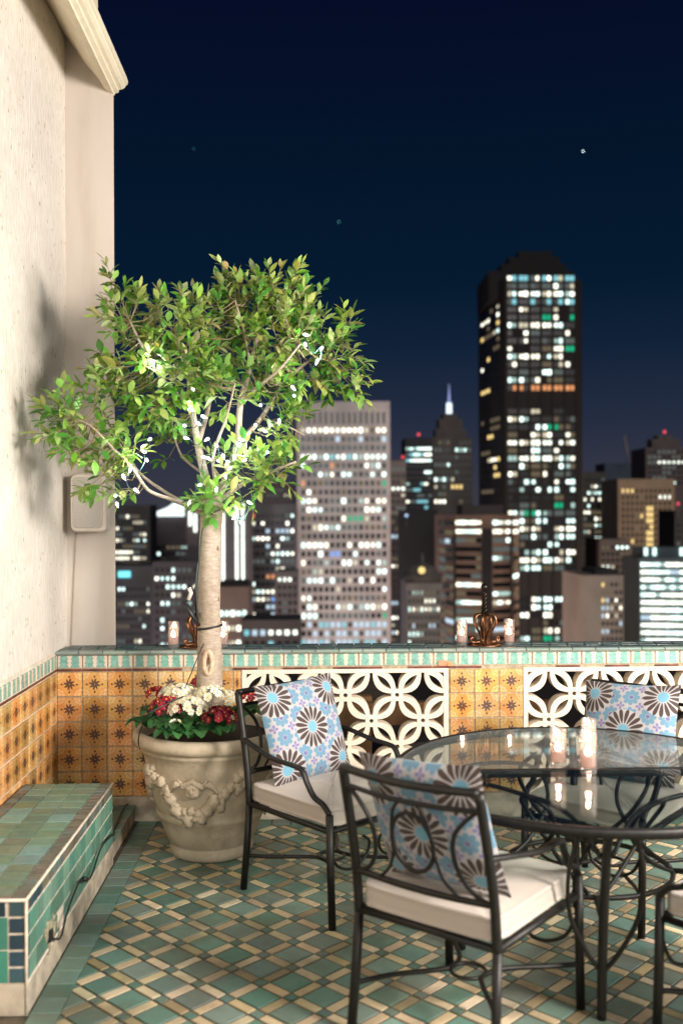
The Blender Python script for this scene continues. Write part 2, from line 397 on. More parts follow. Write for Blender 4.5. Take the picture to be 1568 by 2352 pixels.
M_table = glassy('table_glass', (.84, .89, .87), .015)
M_table2 = glassy('table_glass_veiled', (.88, .92, .90), .02, veil=.10)  # far leaf: clear glass with a little pale grey diffuse mixed in
M_flame = emit('candle_flame', (1, .70, .52), 34, False)
M_glow = emit('candle_liquid_glow', (1, .55, .42), 1.5, True)
M_led = emit('led_bulb', (.95, .90, 1), 5, True)
M_timber = simple('brown_timber', (.30, .15, .06), .6, var=.3, scale=6)
M_roofdark = simple('dark_roof_felt', (.11, .085, .065), .9)
M_terracotta = simple('bare_terracotta', (.62, .24, .12), .85)

# ------------------------------------------------------------------ structure: floor, walls
XW, XB, XF = -1.46, -1.0, -.89          # wall face, bench face, edge of the diamond field
YP = 5.70; YC = 5.95; YN = 1.0
TEAL = [(.09, .185, .145), (.11, .205, .175), (.14, .22, .19), (.125, .19, .155), (.08, .165, .135), (.15, .205, .18)]
CREAM = [(.54, .44, .29), (.50, .40, .25), (.58, .49, .34), (.44, .35, .20)]
def clip(poly, ax, lim, sgn):
    out = []
    for i in range(len(poly)):
        a, b = poly[i], poly[(i+1) % len(poly)]; da, db = sgn*(a[ax]-lim), sgn*(b[ax]-lim)
        if da >= 0: out.append(a)
        if (da >= 0) != (db >= 0):
            t = da/(da-db); out.append(tuple(a[k]+(b[k]-a[k])*t for k in (0, 1)))
    return out
mb = MB()
mb.box((-6, -4, -.3), (9, 5.72, -.006), 1)
P_, A_, G_ = .165, .118, .0050
c45 = math.cos(R(45))
X1, Y0f, Y1f = 4.6, 1.9, YP-.11
def flat_tile(poly, c, b=.0015, h=.005):
    for ax, lim, sg in ((0, XF, 1), (0, X1, -1), (1, Y0f, 1), (1, Y1f, -1)):
        poly = clip(poly, ax, lim, sg)
        if len(poly) < 3: return
    cx = sum(p[0] for p in poly)/len(poly); cy = sum(p[1] for p in poly)/len(poly)
    if max(math.hypot(p[0]-cx, p[1]-cy) for p in poly) < .008: return
    base = [Vector((p[0], p[1], -.004)) for p in poly]; dz = random.uniform(-.0008, .0008)
    top = [Vector((p[0]+(cx-p[0])*.03, p[1]+(cy-p[1])*.03, dz)) for p in poly]
    mb.poly_tile(base, top, 0, c)
for i in range(-30, 40):
    for j in range(-30, 50):
        def rect(u0, u1, v0, v1):
            g = G_
            return [((u*P_ - v*P_)*c45*1.0+.03, (u*P_+v*P_)*c45+.02) for u, v in ((u0+g/P_, v0+g/P_), (u1-g/P_, v0+g/P_), (u1-g/P_, v1-g/P_), (u0+g/P_, v1-g/P_))]
        k = A_/P_
        cx, cy = (i-j)*P_*c45, (i+j)*P_*c45
        if cx < XF-.3 or cx > X1+.3 or cy < Y0f-.3 or cy > Y1f+.3: continue
        flat_tile(rect(i, i+k, j, j+k), jit(random.choice(TEAL), .22))
        cr1 = random.choice(CREAM+[(.27, .215, .12)]); flat_tile(rect(i+k, i+1, j, j+k), jit(cr1, .2))
        cr2 = random.choice(CREAM+[(.27, .215, .12)]); flat_tile(rect(i, i+k, j+k, j+1), jit(cr2, .2))
        flat_tile(rect(i+k, i+1, j+k, j+1), tuple(x*.8 for x in jit(random.choice(TEAL), .25)))
y = Y0f
while y < YP-.02:
    mb.tile((XB+.002, y, -.004), (.106, 0, 0), (0, .104, 0), (0, 0, 1), m=0, c=jit(random.choice(TEAL), .22), b=.002, h=.004); y += .108
x = XF+.002
while x < X1:
    mb.tile((x, Y1f+.003, -.004), (.104, 0, 0), (0, .104, 0), (0, 0, 1), m=0, c=jit(random.choice(TEAL), .22), b=.002, h=.004); x += .108
fl = mb.build('floor', [M_floor, M_groutdark]); tag(fl, 'teal and cream glazed terrace floor tiles laid in a diamond lattice', None, None, 'structure')

# building wall on the left
bw = empty('building_wall', 'cream plaster building wall with moulded eave rising along the left side of the terrace', 'wall', (XW, YC, 0))
def part(mbd, name, mats, parent, smooth=None):
    o = mbd.build(name, mats, parent, smooth); o.matrix_parent_inverse = Matrix.Translation(-Vector(parent.location)) if parent.rotation_euler.z == 0 else parent.matrix_basis.inverted(); return o
mb = MB(); mb.box((XW-.35, YN-3, .965), (XW, YC, 5.3)); part(mb, 'plaster_face', M_plaster, bw)
mb = MB(); mb.box((XW-.35, YN-3, -.1), (XW-.02, YC, .9649)); part(mb, 'lower_wall', M_base, bw)
pz = [(-1.175, -.3), (-1.175, 4.238), (-1.225, 4.266), (-1.26, 4.325), (-1.33, 4.405), (-1.40, 4.505), (-1.47, 4.60), (-1.76, 4.60), (-1.76, -.3)]
mb = MB(); k = len(pz); mb.add([(px+(0 if q == 0 or px < -1.5 else -(px+1.76)*q*.95 if False else -q*.40*(px+1.76)/.585), YC+.001+q*1.2, pz_) for q in (0, 1) for px, pz_ in pz], [(i, (i+1) % k, k+(i+1) % k, k+i) for i in range(k)]+[tuple(range(k))[::-1], tuple(range(k, 2*k))])
part(mb, 'corner_pier', M_smooth, bw)
mb = MB()
prof = [(-1.49, 4.62), (-1.40, 4.50), (-1.33, 4.40), (-1.26, 4.32), (-1.225, 4.262), (-1.175, 4.235), (-1.172, 4.25), (-1.150, 4.256), (-1.148, 4.272),
        (-1.128, 4.276), (-1.112, 4.288), (-1.106, 4.300), (-1.098, 4.302), (-1.094, 4.322), (-1.100, 4.345), (-1.17, 4.37), (-1.27, 4.40), (-1.275, 6.2), (-1.7, 6.2), (-1.7, 4.6)]
vs = [Vector((px, yy, pz)) for yy in (YN-3, YC+.03) for px, pz in prof]; k = len(prof)
mb.add(vs, [(i, (i+1) % k, k+(i+1) % k, k+i) for i in range(k)] + [tuple(range(k))[::-1], tuple(range(k, 2*k))])
part(mb, 'eave', M_eave, bw)
# tiles on the left wall
def wall_tiles(kind, mbd, o, u, v, n, cols, rows, size, hgt):
    o, u, v, n = map(Vector, (o, u, v, n))
    for i in range(cols):
        for j in range(rows):
            g = .0035; dz = random.uniform(0, .002); tl = random.uniform(-.0006, .0006)
            t = jit(random.choice([(1, 1, 1), (1, 1, 1), (.84, .80, .74), (1.06, 1.16, 1.22), (.72, .72, .62), (1.1, .96, .82)]), .14, .05) if kind == 'orange' else jit((1, 1, 1), .10, .03)
            if kind == 'orange' and random.random() < .25: t = (t[0]*.92, t[1]*1.02, t[2]*1.15)
            mbd.tile(o+u*(i*size+g+tl)+v*(j*hgt+g)+n*dz, u*(size-2*g), v*(hgt-2*g), n, c=t, b=.003, h=.005)
TS = .1424
ncl = 20
mb = MB(); wall_tiles('orange', mb, (XW+.001, YP-.004-ncl*TS, .139), (0, 1, 0), (0, 0, 1), (1, 0, 0), ncl, 5, TS, .142); part(mb, 'orange_tiles', M_orange, bw)
mb = MB(); wall_tiles('band', mb, (XW+.001, YP-.004-ncl*TS, .866), (0, 1, 0), (0, 0, 1), (1, 0, 0), ncl, 1, TS, .080); part(mb, 'teal_band_tiles', M_band, bw)
mb = MB(); mb.box((XW-.019, YP-.004-ncl*TS, 0), (XW+.001, YP, .9648)); part(mb, 'grout_bed', M_groutw, bw)
mb = MB(); mb.box((XW+.001, YP-.004-ncl*TS, .852), (XW+.005, YP-.003, .865)); part(mb, 'brown_liner', simple('brown_liner_tile', (.12, .035, .02), .4, var=.4), bw)

# parapet
pw = empty('parapet_wall', 'tiled terrace parapet with pierced white block screens and teal cap', 'wall', (0, YP, 0))
XE = 4.0
mb = MB(); mb.box((XW, YP-.022, .946), (XE, YC, .956))
part(mb, 'cap_bed', M_groutw, pw)
mb = MB(); x = XW+.002; i = 0
while x < XE:
    wv = .1335; c = jit(random.choice([(.22, .27, .235), (.20, .255, .225), (.25, .30, .26)]), .12)
    z0, z1, y0 = .947, .968, YP-.034     # bullnose tile
    pr = [(y0+.012, z0), (y0+.003, z0+.004), (y0, z0+.010), (y0+.003, z0+.016), (y0+.010, z1-.001), (y0+.045, z1), (y0+.045, z0)]
    k = len(pr); mb.add([(xx, a, b) for xx in (x, x+wv-.005) for a, b in pr], [(q, (q+1) % k, k+(q+1) % k, k+q) for q in range(k)]+[tuple(range(k))[::-1], tuple(range(k, 2*k))], 0, None, c)
    x += wv
part(mb, 'bullnose_tiles', M_glaze, pw)
mb = MB(); rows_y = [YP+.014, YP+.095, YP+.176]
for ry in rows_y:
    x = XW+.002+random.uniform(0, .02)
    while x < XE:
        g = .105; mb.tile((x, ry, .956), (g-.005, 0, 0), (0, .076, 0), (0, 0, 1), c=jit(random.choice([(.05, .085, .085), (.06, .10, .095), (.08, .115, .105), (.04, .065, .075)]), .25), b=.002, h=.010); x += g
part(mb, 'cap_tiles', M_glaze, pw)
mb = MB(); ncb = int((XE-XW)/TS)
wall_tiles('band', mb, (XW+.004, YP+.001, .866), (1, 0, 0), (0, 0, 1), (0, -1, 0), ncb, 1, TS, .080); part(mb, 'teal_band_tiles', M_band, pw)
mb = MB(); mb.box((XW, YP+.001, .846), (XE, YC-.02, .9458)); part(mb, 'top_beam', M_grout, pw)
mb = MB(); x = XW
ml = simple('maroon_liner_tile', (.13, .035, .025), .4, var=.5)
while x < XE:
    if random.random() < .6: mb.box((x+.003, YP-.006, .853), (x+TS-.003, YP+.001, .864))
    x += TS
part(mb, 'maroon_liner', ml, pw)
mb = MB(); q0 = PY(1006, 1517, YP).x
mb.box((q0, YP-.0085, .867), (q0+.045, YP-.003, .897)); mb.box((q0+.05, YP-.0085, .866), (q0+.082, YP-.003, .893)); part(mb, 'chipped_patch', M_terracotta, pw)
piers = [(XW, -.415, 7.35), (.771, 1.195, 3), (2.385, 2.81, 3)]
for a, b, nc in piers:
    mb = MB(); mb.box((a, YP+.001, .0), (b, YC-.02, .8455)); part(mb, 'pier', M_grout, pw)
    mb = MB(); n_ = int(round((b-a)/TS)); wall_tiles('orange', mb, (a+.002, YP+.001, .139), (1, 0, 0), (0, 0, 1), (0, -1, 0), int(nc), 5, TS, .142)
    if nc != int(nc):
        for j in range(5): mb.tile((a+.004+int(nc)*TS, YP+.001, .1425+j*.142), (b-a-int(nc)*TS-.008, 0, 0), (0, 0, .135), (0, -1, 0), b=.003, h=.005, c=jit((1, 1, 1), .12))
    part(mb, 'orange_tiles', M_orange, pw)
    mb = MB(); mb.box((a, YP-.012, .0), (b, YP+.0005, .135)); part(mb, 'plinth', M_base, pw)
def screen(a, b):
    h = (b-a)/8; ztop = .849; zb = ztop-5*h
    mb = MB(); y0, y1 = YP-.002, YP+.088
    def ext(outer, inner, ya, yb):
        k = len(outer); vs = []
        for yy in (ya, yb):
            vs += [(p[0], yy, p[1]) for p in outer]+[(p[0], yy, p[1]) for p in inner]
        fs = []
        for i in range(k):
            j = (i+1) % k
            fs += [(i, j, k+j, k+i), (2*k+i, 3*k+i, 3*k+j, 2*k+j), (i, 2*k+i, 2*k+j, j), (k+i, k+j, 3*k+j, 3*k+i)]
        mb.add(vs, fs)
    def lens(ax, az, bx, bz, wdt, ln, n=9, shift=0):
        mx_, mz = (ax+bx)/2, (az+bz)/2; dx, dz = (bx-ax), (bz-az); L = math.hypot(dx, dz); dx /= L; dz /= L; nx, nz_ = -dz, dx
        pts = []
        for sgn in (1, -1):
            for i in range(n):
                t = i/n*2-1; t = t*sgn*-1 if sgn == 1 else t*1.0
                t = (i/n*2-1)*(1 if sgn == 1 else -1)
                p = wdt*(1-t*t)*sgn
                pts.append((mx_+dx*t*L*ln/2+nx*p, mz+dz*t*L*ln/2+nz_*p))
        return pts
    for i in range(0, 9):
        for j in range(0, 6):
            if (i+j) % 2 == 1:     # node row 0 has nodes at odd half steps
                X, Z = a+i*h, ztop-j*h
                for dx in (-1, 1):
                    i2, j2 = i+dx, j+1
                    if 0 <= i2 <= 8 and j2 <= 5:
                        bX, bZ = a+i2*h, ztop-j2*h
                        ext(lens(X, Z, bX, bZ, h*.355, .875), lens(X, Z, bX, bZ, h*.115, .55), y0+random.uniform(0, .0008), y1)
                n = 14
                if 0 < i < 8 and 0 < j < 5:
                    o_ = [(X+h*.235*math.cos(-2*math.pi*q/n), Z+h*.235*math.sin(-2*math.pi*q/n)) for q in range(n)]; i_ = [(X+h*.085*math.cos(-2*math.pi*q/n), Z+h*.085*math.sin(-2*math.pi*q/n)) for q in range(n)]
                    ext(o_, i_, y0-.002, y1+.002)
    e = .028
    mb.box((a+.002, y0-.004, zb), (a+e, y1+.006, ztop+.003)); mb.box((b-e, y0-.004, zb), (b-.002, y1+.006, ztop+.003))
    mb.box((a+e, y0-.004, ztop-.020), (b-e, y1+.006, ztop+.003)); mb.box((a+e, y0-.004, zb), (b-e, y1+.006, zb+.02))
    part(mb, 'block_screen', M_block, pw)
    mb = MB(); mb.box((a+.001, YP-.008, 0), (b-.001, YC-.05, zb-.001)); part(mb, 'plinth', M_base, pw)
screen(-.413, .769); screen(1.197, 2.383); screen(2.812, 3.996)

# bench and low ledge
bn = empty('tiled_bench', 'low bench faced in green tiles with dark edging and worn white base', 'bench', (XW+.02, 3.5, 0))
bx0, bx1, by0, by1, bz = XW+.02, XB-.002, 3.5, 5.0, .405
mb = MB(); mb.box((bx0, by0+.006, .11), (bx1-.006, by1, bz-.006)); part(mb, 'bench_core', M_groutw, bn)
mb = MB(); mb.box((bx0, by0+.001, 0), (bx1-.001, by1-.004, .1095)); part(mb, 'plaster_base', M_base, bn)
GRN = [(.115, .20, .145), (.10, .185, .135), (.14, .225, .17), (.13, .19, .125), (.155, .27, .24), (.10, .17, .12)]
DRK = [(.085, .095, .075), (.11, .105, .08), (.10, .13, .12), (.13, .115, .085)]
NVY = [(.022, .055, .075), (.03, .07, .09), (.04, .085, .10), (.018, .04, .06)]
mb = MB(); nY = 14; dy = (by1-by0-.05)/nY
z_ = bz-.006
for i in range(nY*2):
    mb.tile((bx1-.06, by0+.05+i*dy/2+.002, z_), (.056, 0, 0), (0, dy/2-.008, 0), (0, 0, 1), c=jit(random.choice(DRK), .2), b=.002)
    mb.tile((bx0+.002, by0+.05+i*dy/2+.002, z_), (.05, 0, 0), (0, dy/2-.008, 0), (0, 0, 1), c=jit(random.choice(DRK), .2), b=.002)
nX = 3; dx = (bx1-.06-bx0-.054)/nX
for i in range(nY):
    for j in range(nX): mb.tile((bx0+.054+j*dx+.002, by0+.05+i*dy+.002, z_), (dx-.006, 0, 0), (0, dy-.007, 0), (0, 0, 1), c=jit(random.choice(GRN), .16, .06), b=.002)
for j in range(8): mb.tile((bx0+.002+j*.0545, by0+.003, z_), (.051, 0, 0), (0, .044, 0), (0, 0, 1), c=jit(random.choice(DRK), .2), b=.002)
part(mb, 'seat_tiles', M_glaze, bn)
mb = MB()  # right face
xs = bx1-.006
for i in range(nY*2+1): mb.tile((xs, by0+.008+i*dy/2, bz-.052), (0, dy/2-.008, 0), (0, 0, .043), (1, 0, 0), c=jit(random.choice(DRK if i > 4 else DRK+NVY), .3), b=.001, h=.0035)
for i in range(nY+1):
    for j in range(3):
        hgt = (bz-.056-.112)/3
        if i == 0:
            mb.tile((xs, by0+.008, .114+j*hgt), (0, .030, 0), (0, 0, hgt-.009), (1, 0, 0), c=jit(random.choice(NVY), .3), b=.001, h=.0035)
        if 4 <= i <= 4 and j == 0: continue
        st = by0+.042+i*dy*.94
        if j == 1 or j == 0 or True: mb.tile((xs, st, .114+j*hgt), (0, dy*.94-.009, 0), (0, 0, hgt-.009), (1, 0, 0), c=jit(random.choice([(.07, .20, .15), (.10, .24, .18), (.13, .25, .19), (.09, .19, .14)]), .18), b=.001, h=.0035)
part(mb, 'side_tiles', M_glaze, bn)
mb = MB()  # near end face
for j in range(5): mb.tile((bx1-.062, by0+.006, .114+j*.058), (.055, 0, 0), (0, 0, .049), (0, -1, 0), c=jit(random.choice(NVY), .3), b=.001, h=.0035)
for i in range(7):
    mb.tile((bx1-.124-i*.056, by0+.006, bz-.06), (.048, 0, 0), (0, 0, .049), (0, -1, 0), c=jit(random.choice(NVY), .3), b=.001, h=.0035)
for i in range(5):
    for j in range(2): mb.tile((bx1-.142-i*.078, by0+.006, .114+j*.116), (.074, 0, 0), (0, 0, .111), (0, -1, 0), c=jit((.05, .20, .15), .2), b=.001, h=.0035)
part(mb, 'end_tiles', M_glaze, bn)
mb = MB()
mb.tube([(bx1-.003, by0+.003, bz-.003), (bx1-.003, by1, bz-.003)], .006, 6); mb.tube([(bx0, by0+.003, bz-.003), (bx1-.003, by0+.003, bz-.003)], .006, 6); mb.tube([(bx1-.003, by0+.003, 0), (bx1-.003, by0+.003, bz)], .006, 6)
mb.tube([(bx1-.001, by0+.003, .112), (bx1-.001, by1, .112)], .004, 6)
part(mb, 'grout_edge', M_groutw, bn)
mb = MB()   # broken patch
rr = random.Random(3)
for _ in range(16): mb.ball((xs+.002, by0+.31+rr.uniform(-.07, .09), .135+rr.uniform(-.025, .07)), rr.uniform(.012, .026), jit=.6, sc_=(.35, 1, 1))
part(mb, 'broken_mortar', simple('crumbled_mortar', (.30, .27, .18), .95, var=.5, scale=60, bs=.8, bd=.01), bn)
mb = MB(); mb.box((xs-.004, by0+.275, .135), (xs+.0125, by0+.325, .175)); part(mb, 'hole', simple('dark_hole', (.004, .004, .004), .95), bn)

lg = empty('low_ledge', 'low dark teal tiled ledge between the bench and the parapet', 'ledge', (XW+.02, 5.0, 0))
mb = MB(); mb.box((bx0, 5.001, 0), (XB-.02, YP-.012, .088)); part(mb, 'plaster_base', M_base, lg)
mb = MB()
for i in range(6):
    for j in range(4): mb.tile((bx0+.002+j*.1085, 5.004+i*.1135, .089), (.104, 0, 0), (0, .109, 0), (0, 0, 1), c=jit(random.choice(TEAL), .2), b=.002)
part(mb, 'top_tiles', M_glaze, lg)

# speaker
sp = PY(207, 1164, YC-.10)
sk = empty('wall_speaker', 'white rounded outdoor loudspeaker fixed high on the smooth corner pier', 'speaker', (sp.x, YC, 1.64))
def rounded(mbd, w_, h_, r_, y0, y1, zc, xc, n=6, m=0, tp=0):
    pts = []
    for cx, cz, a0 in ((w_/2-r_, h_/2-r_, 0), (-w_/2+r_, h_/2-r_, 90), (-w_/2+r_, -h_/2+r_, 180), (w_/2-r_, -h_/2+r_, 270)):
        for i in range(n+1):
            a = R(a0+90*i/n); pts.append((cx+r_*math.cos(a), cz+r_*math.sin(a)))
    k = len(pts); vs = [(xc+p[0]*s, yy, zc+p[1]*s) for yy, s in ((y1, 1), (y0+.015, 1), (y0, .95)) for p in pts]
    mbd.add(vs, [(q*k+i, q*k+(i+1) % k, (q+1)*k+(i+1) % k, (q+1)*k+i) for q in range(2) for i in range(k)]+[tuple(range(2*k, 3*k)), tuple(range(k))[::-1]], m)
zc = 1.64+.17
mb = MB(); rounded(mb, .205, .34, .035, YC-.15, YC-.03, zc, sp.x); part(mb, 'cabinet', M_speaker, sk)
mb = MB(); rounded(mb, .175, .305, .025, YC-.156, YC-.148, zc, sp.x); part(mb, 'grille', M_grille, sk)
mb = MB(); mb.box((sp.x-.04, YC-.029, zc-.06), (sp.x+.04, YC-.001, zc+.06)); part(mb, 'wall_bracket', M_speaker, sk)
q = PY(172, 1230, YC-.004)
mb = MB(); mb.tube(cr_([(q.x+.01, YC-.006, 1.64), (q.x, YC-.006, 1.45), (q.x-.012, YC-.006, 1.2), (q.x-.022, YC-.006, .97)], 6), .0025, 6)
tag(mb.build('speaker_cable', simple('painted_cable', (.36, .28, .21), .6)), 'thin painted cable running down the pier below the speaker', 'cable')

# lower terrace things behind the screens
mb = MB(); mb.box((-9, 7.2, -3.3), (14, 33, -3.0))
for xx, yy in ((-2.4, 14), (1.2, 17), (3.6, 12), (.2, 24)): mb.box((xx, yy, -2.999), (xx+1.6, yy+1.4, -2.2))
tag(mb.build('lower_roof', M_roofdark), 'dark flat roof below the parapet seen through the white screens', 'roof')
mb = MB()
for zz in (.10, -.42): mb.box((-1.1, 7.7, zz), (1.9, 7.8, zz+.17))
for xx in (-.9, .35, 1.6): mb.box((xx, 7.82, -3.0), (xx+.1, 7.92, .3))
tag(mb.build('timber_railing', M_timber), 'brown timber railing beyond the parapet glimpsed through the block screen', 'railing')

# ------------------------------------------------------------------ planter
PC = Vector((-.535, 5.19, 0))
pt = empty('planter_pot', 'large weathered clay pot with fruit garland relief holding the tree', 'planter', PC)
def loc_(o): return o
mb = MB()
prof = [(.195, 0), (.208, .008), (.214, .03), (.210, .055), (.206, .062), (.214, .070), (.222, .078), (.250, .15), (.264, .192), (.272, .200), (.280, .212), (.282, .226), (.276, .238), (.284, .25), (.308, .34), (.326, .43), (.340, .50), (.350, .535), (.362, .545), (.366, .555), (.362, .565),
        (.378, .572), (.392, .582), (.399, .60), (.397, .62), (.388, .635), (.372, .642), (.352, .640), (.345, .625), (.335, .56), (.0, .56)]
mb.lathe(prof, 72, capt=False)
mb.build('pot_body', M_clay, pt)
def rad(z):
    for (r1, z1), (r2, z2) in zip(prof, prof[1:]):
        if z1 <= z <= z2 and z2 > z1: return r1+(r2-r1)*(z-z1)/(z2-z1)
    return .3
mb = MB(); rr = random.Random(11)
def onpot(a, z, out=0): r_ = rad(z)+out; return (r_*math.cos(a), r_*math.sin(a), z)
# angle -90 faces the camera ; festoons swing between masks
for k4 in range(4):
    a0 = R(-142+90*k4)
    for i in range(26):
        t = i/25; a = a0+R(82)*t; z = .44-.17*math.sin(math.pi*t)+.02*math.cos(9*t)
        for _ in range(2):
            s_ = rr.uniform(.012, .026)*(1.25 if abs(t-.5) < .3 else 1)
            mb.ball(onpot(a+rr.uniform(-.06, .06), z+rr.uniform(-.028, .028), .002), s_, jit=.45, sc_=(1, 1, rr.uniform(.8, 1.5)), nu=12, nv=9)
    for dz, ds, s_ in ((.47, 0, .034), (.45, -.10, .028), (.44, .10, .026), (.42, .03, .028), (.395, -.06, .026)):
        mb.ball(onpot(a0+R(-4)+ds, dz, .004), s_, jit=.35, nu=14, nv=10)
    am = a0+R(42)   # cherub face above the swag
    if True:
        mb.ball(onpot(am, .40, -.004), .044, sc_=(1, 1, 1.1), nu=16, nv=12); mb.ball(onpot(am, .395, .036), .010, sc_=(1, 1, 1.3))
        for s2 in (-1, 1):
            mb.ball(onpot(am+s2*.055, .382, .022), .016); mb.ball(onpot(am+s2*.045, .412, .034), .008)
        for q in range(9): mb.ball(onpot(am+(q-4)*.034, .443-abs(q-4)*.006, .012), .016, jit=.4)
        for s2 in (-1, 1):
            for q in range(6): mb.tube([onpot(am+s2*(.13+q*.02), .41+q*.006, .006), onpot(am+s2*(.22+q*.03), .45-q*.014, .010)], [.013, .006], 6)
mb.build('garland_relief', M_clay, pt)
mb = MB(); mb.lathe([(.338, .585), (.2, .60), (.0, .605)], 32, capb=False, capt=False); mb.build('soil', M_soil, pt)

# ------------------------------------------------------------------ tree
tr = empty('ficus_tree', 'small ficus tree with round leafy crown lit by fairy lights in clay pot', 'tree', (PC.x, PC.y, .60))
TO = Vector(tr.location)
def DP(x, y, Y=5.19): return PY(x, y, Y)
tk = [DP(483, 1640), DP(481, 1590), DP(482, 1530), DP(481, 1470), DP(480, 1400), DP(481, 1330), DP(482, 1260), DP(484, 1210), DP(486, 1180), DP(488, 1150)]
trr = [.078, .070, .066, .062, .058, .057, .056, .055, .058, .05]
pts = cr_(tk, 8); rs = [trr[min(len(trr)-1, int(i/8))]+(trr[min(len(trr)-1, int(i/8)+1)]-trr[min(len(trr)-1, int(i/8))])*((i % 8)/8) for i in range(len(pts))]
rs = [r_*(1+.05*noise.noise(Vector((0, 0, i*.35)))) for i, r_ in enumerate(rs)]
mb = MB(); mb.tube([p-TO for p in pts], rs, 20)
trunk = mb.build('trunk', M_bark, tr)
# knot scar on the trunk, facing the camera
mb = MB(); sc0 = DP(481, 1518)-TO; n = 28
ring = [sc0+Vector((.020*math.cos(2*math.pi*i/n), -.060-.004*abs(math.sin(2*math.pi*i/n)), .058*math.sin(2*math.pi*i/n))) for i in range(n)]
mb.tube(ring, .013, 8, closed=True); mb.build('knot_lip', M_scar, trunk)
mb = MB(); mb.ball(sc0+Vector((0, -.056, 0)), .05, sc_=(.34, .2, 1)); mb.build('knot_hollow', M_hollow, trunk)
# limbs as polylines in picture space with depth
limbs = [
 ([(487, 1165, 5.19), (470, 1090, 5.17), (455, 1020, 5.15), (440, 930, 5.10), (430, 840, 5.10), (400, 770, 5.08)], .026),
 ([(489, 1165, 5.19), (520, 1100, 5.20), (545, 1020, 5.24), (552, 930, 5.22), (575, 840, 5.20), (600, 740, 5.2), (620, 680, 5.2)], .025),
 ([(490, 1160, 5.19), (560, 1110, 5.15), (620, 1085, 5.05), (680, 1060, 5.0)], .014),
 ([(480, 1180, 5.19), (440, 1165, 5.14), (390, 1146, 5.08), (340, 1125, 5.0), (305, 1075, 4.95), (260, 1030, 4.9), (210, 980, 4.92), (170, 960, 4.95)], .012),
 ([(484, 1190, 5.19), (440, 1165, 5.22), (380, 1130, 5.28), (320, 1085, 5.32), (270, 1010, 5.3), (230, 930, 5.25)], .012),
 ([(545, 1020, 5.24), (600, 960, 5.34), (650, 880, 5.36), (720, 820, 5.38), (770, 780, 5.38)], .016),
 ([(455, 1020, 5.15), (480, 930, 5.28), (490, 840, 5.38), (500, 760, 5.4), (520, 700, 5.4)], .014),
 ([(440, 930, 5.1), (380, 880, 5.0), (330, 800, 4.95), (300, 740, 4.95)], .014),
 ([(552, 930, 5.22), (590, 890, 5.08), (640, 850, 5.0), (690, 790, 4.98)], .012),
 ([(600, 960, 5.34), (660, 980, 5.4), (700, 1000, 5.42)], .008),
 ([(500, 1140, 5.2), (490, 1050, 5.0), (520, 960, 4.9), (540, 880, 4.88)], .010),
 ([(470, 1090, 5.17), (420, 1050, 5.4), (400, 1000, 5.5), (395, 960, 5.5)], .008),
 ([(575, 840, 5.2), (560, 760, 5.1), (540, 690, 5.05)], .010),
]
nodes_ = []
for L, r_ in limbs:
    P = cr_([DP(*q)-TO for q in L], 5)
    mb = MB(); mb.tube(P, [r_, r_*.35], 10); mb.build('branch', M_bark, tr)
    nodes_ += P[3:]
# crown: leafy twigs filling blobs read off the picture (x, y, depth centre, rx, ry, number)
blobs = [(272, 665, 5.0, 10, 26, 3), (618, 640, 5.2, 14, 20, 3), (548, 640, 5.15, 12, 20, 3), (800, 750, 5.3, 16, 30, 4), (815, 885, 5.3, 16, 16, 3), (120, 945, 4.95, 14, 14, 2), (310, 740, 5.02, 70, 80, 22), (300, 830, 5.0, 85, 80, 34), (400, 760, 5.02, 85, 70, 34), (420, 860, 5.0, 110, 80, 48), (500, 760, 5.2, 90, 85, 38), (560, 700, 5.2, 80, 65, 32), (640, 688, 5.2, 55, 55, 18),
         (630, 760, 5.15, 95, 80, 40), (700, 730, 5.25, 60, 60, 20), (700, 830, 5.25, 95, 80, 44), (770, 850, 5.3, 55, 60, 18), (600, 880, 5.15, 95, 60, 34), (500, 900, 5.0, 60, 45, 16), (370, 930, 5.1, 90, 50, 28),
         (250, 900, 5.0, 60, 60, 14), (190, 970, 4.95, 75, 70, 26), (240, 1040, 4.92, 80, 50, 24), (160, 950, 4.95, 45, 45, 8), (290, 980, 5.15, 50, 50, 10), (680, 980, 5.38, 35, 55, 11), (630, 1070, 5.05, 65, 42, 20), (560, 1100, 5.0, 60, 40, 14),
         (475, 1155, 5.0, 38, 40, 14), (400, 1030, 5.5, 32, 70, 12), (300, 1110, 4.98, 45, 30, 8), (620, 960, 5.2, 45, 50, 8), (540, 1060, 4.98, 50, 40, 8), (770, 800, 5.3, 35, 50, 8), (280, 700, 5.0, 18, 40, 4), (450, 700, 5.1, 40, 30, 6), (220, 1100, 4.95, 40, 30, 6)]
mb = MB(); rl = random.Random(5)
GR = [(.17, .38, .05), (.25, .43, .07), (.12, .31, .045), (.35, .47, .11), (.08, .22, .04), (.40, .50, .16), (.27, .38, .08)]
def leaf(o, d, up, L, wd, c):
    d = d.normalized(); s = d.cross(up)
    if s.length < .05: s = d.cross(Vector((1, 0, 0)))
    s.normalize(); n = s.cross(d)
    cv = rl.uniform(-.10, .34)*L; fold = wd*.25
    pr = [(0, .02), (.22, .62), (.45, 1), (.70, .80), (.90, .32), (1.0, 0)]
    vs = []
    for t, w_ in pr:
        c_ = o+d*L*t+n*(-cv*t*t*1.0)
        vs += [c_+s*wd*w_*.5+n*fold*w_*.5, c_, c_-s*wd*w_*.5+n*fold*w_*.5]
    fs = []
    for i in range(len(pr)-1): fs += [(3*i, 3*i+1, 3*i+4, 3*i+3), (3*i+1, 3*i+2, 3*i+5, 3*i+4)]
    mb.add(vs, fs, 0, None, c, True)
mpx = 5.19/FPX
